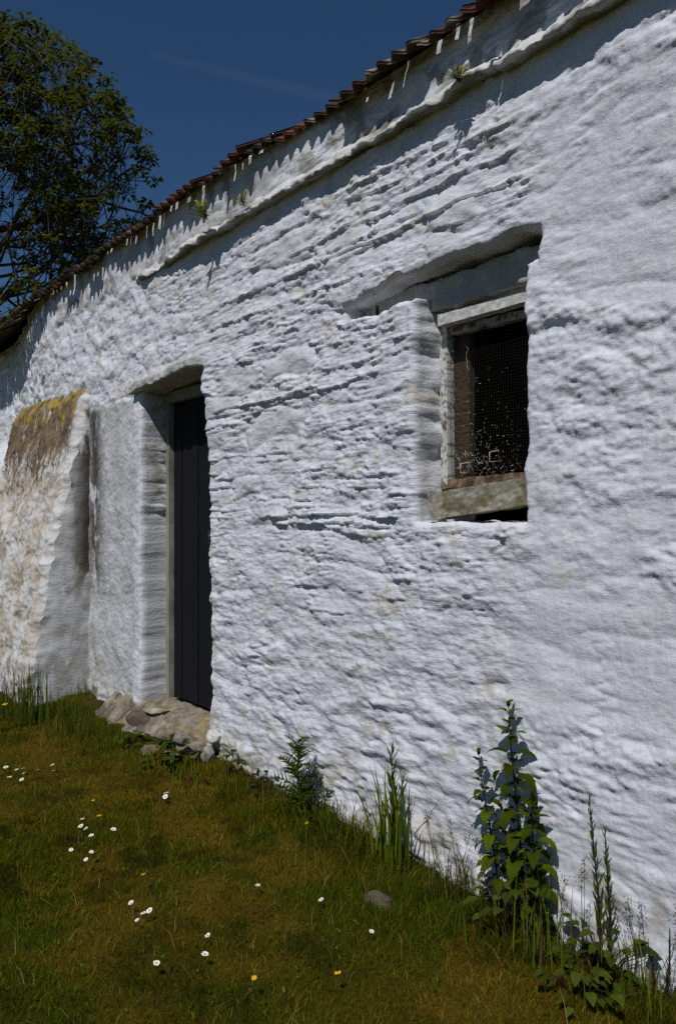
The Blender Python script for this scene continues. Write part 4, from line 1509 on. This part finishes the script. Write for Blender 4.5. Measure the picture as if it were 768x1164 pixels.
DAISY = [
    (7, 872, 'white daisy of the far cluster by the picture edge, leftmost'), (19, 874, 'white daisy of the far cluster, second from its left end'),
    (26, 873, 'white daisy of the far cluster, middle of the top row'), (27, 879, 'white daisy of the far cluster just under the middle one'),
    (11, 883, 'white daisy of the far cluster, lower left'), (25, 888, 'white daisy of the far cluster, lowest one'),
    (43, 875, 'tiny daisy between the far cluster and the close pair'), (60, 869, 'upper daisy of the close pair right of the far cluster'),
    (61, 875, 'lower daisy of the close pair right of the far cluster'), (94, 930, 'daisy at the top of the middle left cluster'),
    (92, 937, 'daisy just under the topmost of the middle left cluster'), (98, 940, 'daisy in the heart of the middle left cluster'),
    (104, 948, 'daisy at the right foot of the middle left cluster'), (81, 962, 'daisy alone at the left below the middle left cluster'),
    (98, 972, 'lowest daisy below the middle left cluster'), (104, 965, 'small side-on daisy just above the lowest of the middle left cluster'),
    (129, 941, 'daisy alone to the right of the middle left cluster'), (188, 906, 'larger daisy of the pair in the grass before the doorstep'),
    (189, 903, 'upper half-hidden daisy of the pair before the doorstep'), (149, 1026, 'daisy a little apart, above the near trio'),
    (163, 1040, 'middle daisy of the near trio in the lawn'), (170, 1037, 'right-hand daisy of the near trio in the lawn'),
    (156, 1048, 'lower left daisy of the near trio in the lawn'), (178, 1094, 'daisy alone nearest to the bottom of the lawn'),
    (236, 1064, 'upper daisy of two spaced daisies right of the near trio'), (233, 1085, 'lower daisy of two spaced daisies right of the near trio'),
    (293, 1008, 'single large daisy in the open lawn below the thistle'), (365, 1025, 'single daisy in the lawn left of the grey loose stone'),
    (422, 1061, 'largest daisy, in dark grass below the grey loose stone')]
for k, (px, py, lb) in enumerate(DAISY):
    flower(px, py, lb, 'daisy', 900 + k, .021 if py > 1000 else .025, .045, 'daisies in the lawn')
BUTTER = [(106, 911, 'yellow buttercup above the middle left daisies, upper of two'), (113, 928, 'yellow buttercup beside the middle left daisies, lower of two'),
          (163, 995, 'yellow buttercup alone in the lawn above the near daisy trio'), (349, 942, 'orange-yellow buttercup at the foot of the thistle'),
          (289, 1113, 'yellow buttercup low in the lawn, near the bottom edge'), (384, 1107, 'yellow buttercup in the lawn below the largest daisy'),
          (6, 803, 'orange buttercup in the tall grass at the buttress foot')]
for k, (px, py, lb) in enumerate(BUTTER):
    h = .06 if py > 850 else .2
    flower(px, py, lb, 'buttercup', 950 + k, .022 if py > 850 else .035, h, 'buttercups in the lawn')


# ------------------------------------------------------------------ tree beyond the far end of the building
def build_tree():
    rr = random.Random(19)
    dist, lat = 18.0, -7.9
    pos = Vector((-CA * dist + SA * lat, -D + SA * dist + CA * lat, 0))
    root = empty('tree', pos, 'tall broadleaf tree with sparse spring foliage rising behind the far roof', 'tree')
    br, lf = MB(), MB()
    tips = []

    cc_ = Vector((-CA * dist + SA * -8.15, -D + SA * dist + CA * -8.15, 8.7))
    rh_, rv_ = 3.85, 3.7

    def outside(p):
        q = p - cc_
        return (q.x * q.x + q.y * q.y) / rh_ ** 2 + (q.z / rv_) ** 2 > 1 and q.z > -3.5

    def grow(p, d, L, r, lvl):
        n = 5
        pts, rads = [p], [r]
        for i in range(n):
            if lvl > 2 and outside(p):
                break
            d = (d + Vector((rr.gauss(0, .13), rr.gauss(0, .13), rr.gauss(.05, .10)))).normalized()
            p = p + d * (L / n)
            pts.append(p)
            rads.append(max(r * (1 - .42 * (i + 1) / n), .011))
        if len(pts) > 1: br.tube(pts, rads[:len(pts)], 7 if lvl < 3 else 4, (1, 1, 1), False)
        else:
            tips.append((p, d))
            return
        if lvl >= 7 or outside(p):
            tips.append((p, d))
            return
        if lvl >= 3 and rr.random() < .45: tips.append((pts[-2], d))
        kids = 3 if lvl in (0, 1, 2) else (3 if rr.random() < .45 else 2)
        ph = rr.uniform(0, 6.28)
        for k in range(kids):
            a = ph + k * 2 * math.pi / kids + rr.uniform(-.4, .4)
            perp = d.cross(Vector((.3, .1, 1))).normalized()
            perp = Matrix.Rotation(a, 3, d) @ perp
            sp = rr.uniform(.45, .85) if lvl else rr.uniform(.35, .75)
            nd = (d * math.cos(sp) + perp * math.sin(sp))
            nd.z += .10
            grow(pts[-1] if k < 2 else pts[-2], nd.normalized(), L * rr.uniform(.66, .86), rads[-1] * .74, lvl + 1)
        if lvl < 2:
            grow(pts[-1], (d + Vector((rr.gauss(0, .2), rr.gauss(0, .2), .35))).normalized(), L * .8, rads[-1] * .8, lvl + 1)

    grow(pos + Vector((0, 0, -.2)), Vector((.02, 0, 1)), 3.9, .32, 0)
    for k_ in range(7):        # main limbs all round the bole
        a_ = k_ * .9
        grow(pos + Vector((0, 0, 4.2 + .75 * k_)), Vector((math.cos(a_), math.sin(a_), .55 + .08 * k_)).normalized(), 2.4, .085, 2)
    for k_, up_ in ((0, .5), (1, .9), (2, 1.5), (3, .25)):
        grow(pos + Vector((0, 0, 5.2 + .9 * k_)), (Vector((SA, CA, 0)) + Vector((0, 0, up_))).normalized(), 2.5, .08, 2)
    for k_ in range(26):       # low leafy boughs
        a_ = rr.uniform(0, 6.28)
        d_ = Vector((SA, CA, 0)) * 1.2 + Vector((math.cos(a_), math.sin(a_), rr.uniform(-.15, .35)))
        grow(pos + Vector((0, 0, 3.6 + .16 * k_)), d_.normalized(), rr.uniform(1.0, 1.9), .04, 4)
    rt = Vector((SA, CA, 0))
    grow(pos + Vector((0, 0, 5.6)), (rt + Vector((0, 0, .42))).normalized(), 1.7, .09, 4)
    grow(pos + Vector((0, 0, 4.9)), (rt + Vector((.2, -.2, .12))).normalized(), 1.6, .08, 4)
    br.build('trunk', M_BARK, root, True, False)
    g_ = np.random.default_rng(77)
    for (p, d) in tips:
        if rr.random() < .08: continue
        base = np.array((.105, .12, .010)) * rr.uniform(.55, 1.3)
        n = rr.randint(16, 24)
        for k in range(n):
            a = rr.uniform(0, 6.28)
            dd = Vector((math.cos(a), math.sin(a), rr.uniform(-.5, .5)))
            o = p + dd * rr.uniform(.02, .15)
            L = rr.uniform(.07, .13)
            s = dd.cross(Vector((rr.gauss(0, .4), rr.gauss(0, .4), 1))).normalized() * L * .42
            u = Vector((0, 0, -.25 * L))
            lf.add([tuple(o), tuple(o + dd * L * .45 + s), tuple(o + dd * L + u), tuple(o + dd * L * .45 - s)], [[0, 1, 2, 3]], base * rr.uniform(.8, 1.2))
    print('TREE tips', len(tips), 'leaf verts', lf.n)
    lf.build('crown', M_LEAF, root, False)
    return root


build_tree()

# ------------------------------------------------------------------ faint vapour trail, high and far away
def trail():
    a, b = ray(215, 72).normalized() * 2600, ray(395, 116).normalized() * 2600
    o = Vector((0, -D, CZ))
    d = b - a
    mb_ = MB()
    mb_.tube([o + a - d * .25, o + a + d * .15, o + a + d * .6, o + a + d * 1.5], [10, 14, 16, 18], 14, close=False)
    m, nt, bs = mat('vapour')
    nt.nodes.remove(bs)
    pv = N(nt, 'ShaderNodeVolumePrincipled')
    pv.inputs['Density'].default_value = .0009
    pv.inputs['Color'].default_value = (.9, .9, .9, 1)
    nt.links.new(pv.outputs[0], nt.nodes['Material Output'].inputs['Volume'])
    ob = mb_.build('vapour_trail', m, None, True, False)
    # close the ends so that the volume is a solid
    ob.data.update()
    tag(ob, 'faint white vapour trail across the deep blue sky', 'cloud', kind='stuff')


trail()

# ------------------------------------------------------------------ light, sky, camera
EL, AZ = R(55), R(28)
sd = Vector((math.sin(AZ) * math.cos(EL), -math.cos(AZ) * math.cos(EL), math.sin(EL)))
W = bpy.data.worlds.new('World')
S.world = W
W.use_nodes = True
nt = W.node_tree
sky = nt.nodes.new('ShaderNodeTexSky')
sky.sky_type = 'NISHITA'
sky.sun_disc = False
sky.sun_elevation = EL
sky.sun_rotation = math.atan2(sd.x, sd.y)
sky.air_density = 1.0
sky.altitude = 900
sky.dust_density = 0.0
sky.ozone_density = 6.0
hs = nt.nodes.new('ShaderNodeHueSaturation')
hs.inputs['Saturation'].default_value = 1.12
nt.links.new(sky.outputs[0], hs.inputs['Color'])
nt.links.new(hs.outputs[0], nt.nodes['Background'].inputs[0])
nt.nodes['Background'].inputs[1].default_value = .058
L_ = bpy.data.lights.new('sun', 'SUN')
L_.energy = 4.6
L_.angle = R(.5)
L_.color = (1, .97, .93)
so = bpy.data.objects.new('sun', L_)
COL.objects.link(so)
so.rotation_euler = (-sd).to_track_quat('-Z', 'Y').to_euler()
so.location = sd * 30

cam = bpy.data.cameras.new('camera')
cam.sensor_fit = 'VERTICAL'
cam.sensor_height = 36
cam.lens = 36 * FPX / 1164
cam.shift_y = (CYP - 582) / 1164
cam.clip_end = 6000
cam.clip_start = .05
co = bpy.data.objects.new('camera', cam)
COL.objects.link(co)
co.location = (0, -D, CZ)
co.rotation_euler = Vector((-CA, SA, 0)).to_track_quat('-Z', 'Y').to_euler()
S.camera = co
S.view_settings.view_transform = 'Standard'
S.view_settings.look = 'None'
S.view_settings.exposure = -.42
S.view_settings.gamma = 1
S.render.resolution_x, S.render.resolution_y = 675, 1024
S.cycles.max_bounces = 6
S.cycles.use_denoising = False
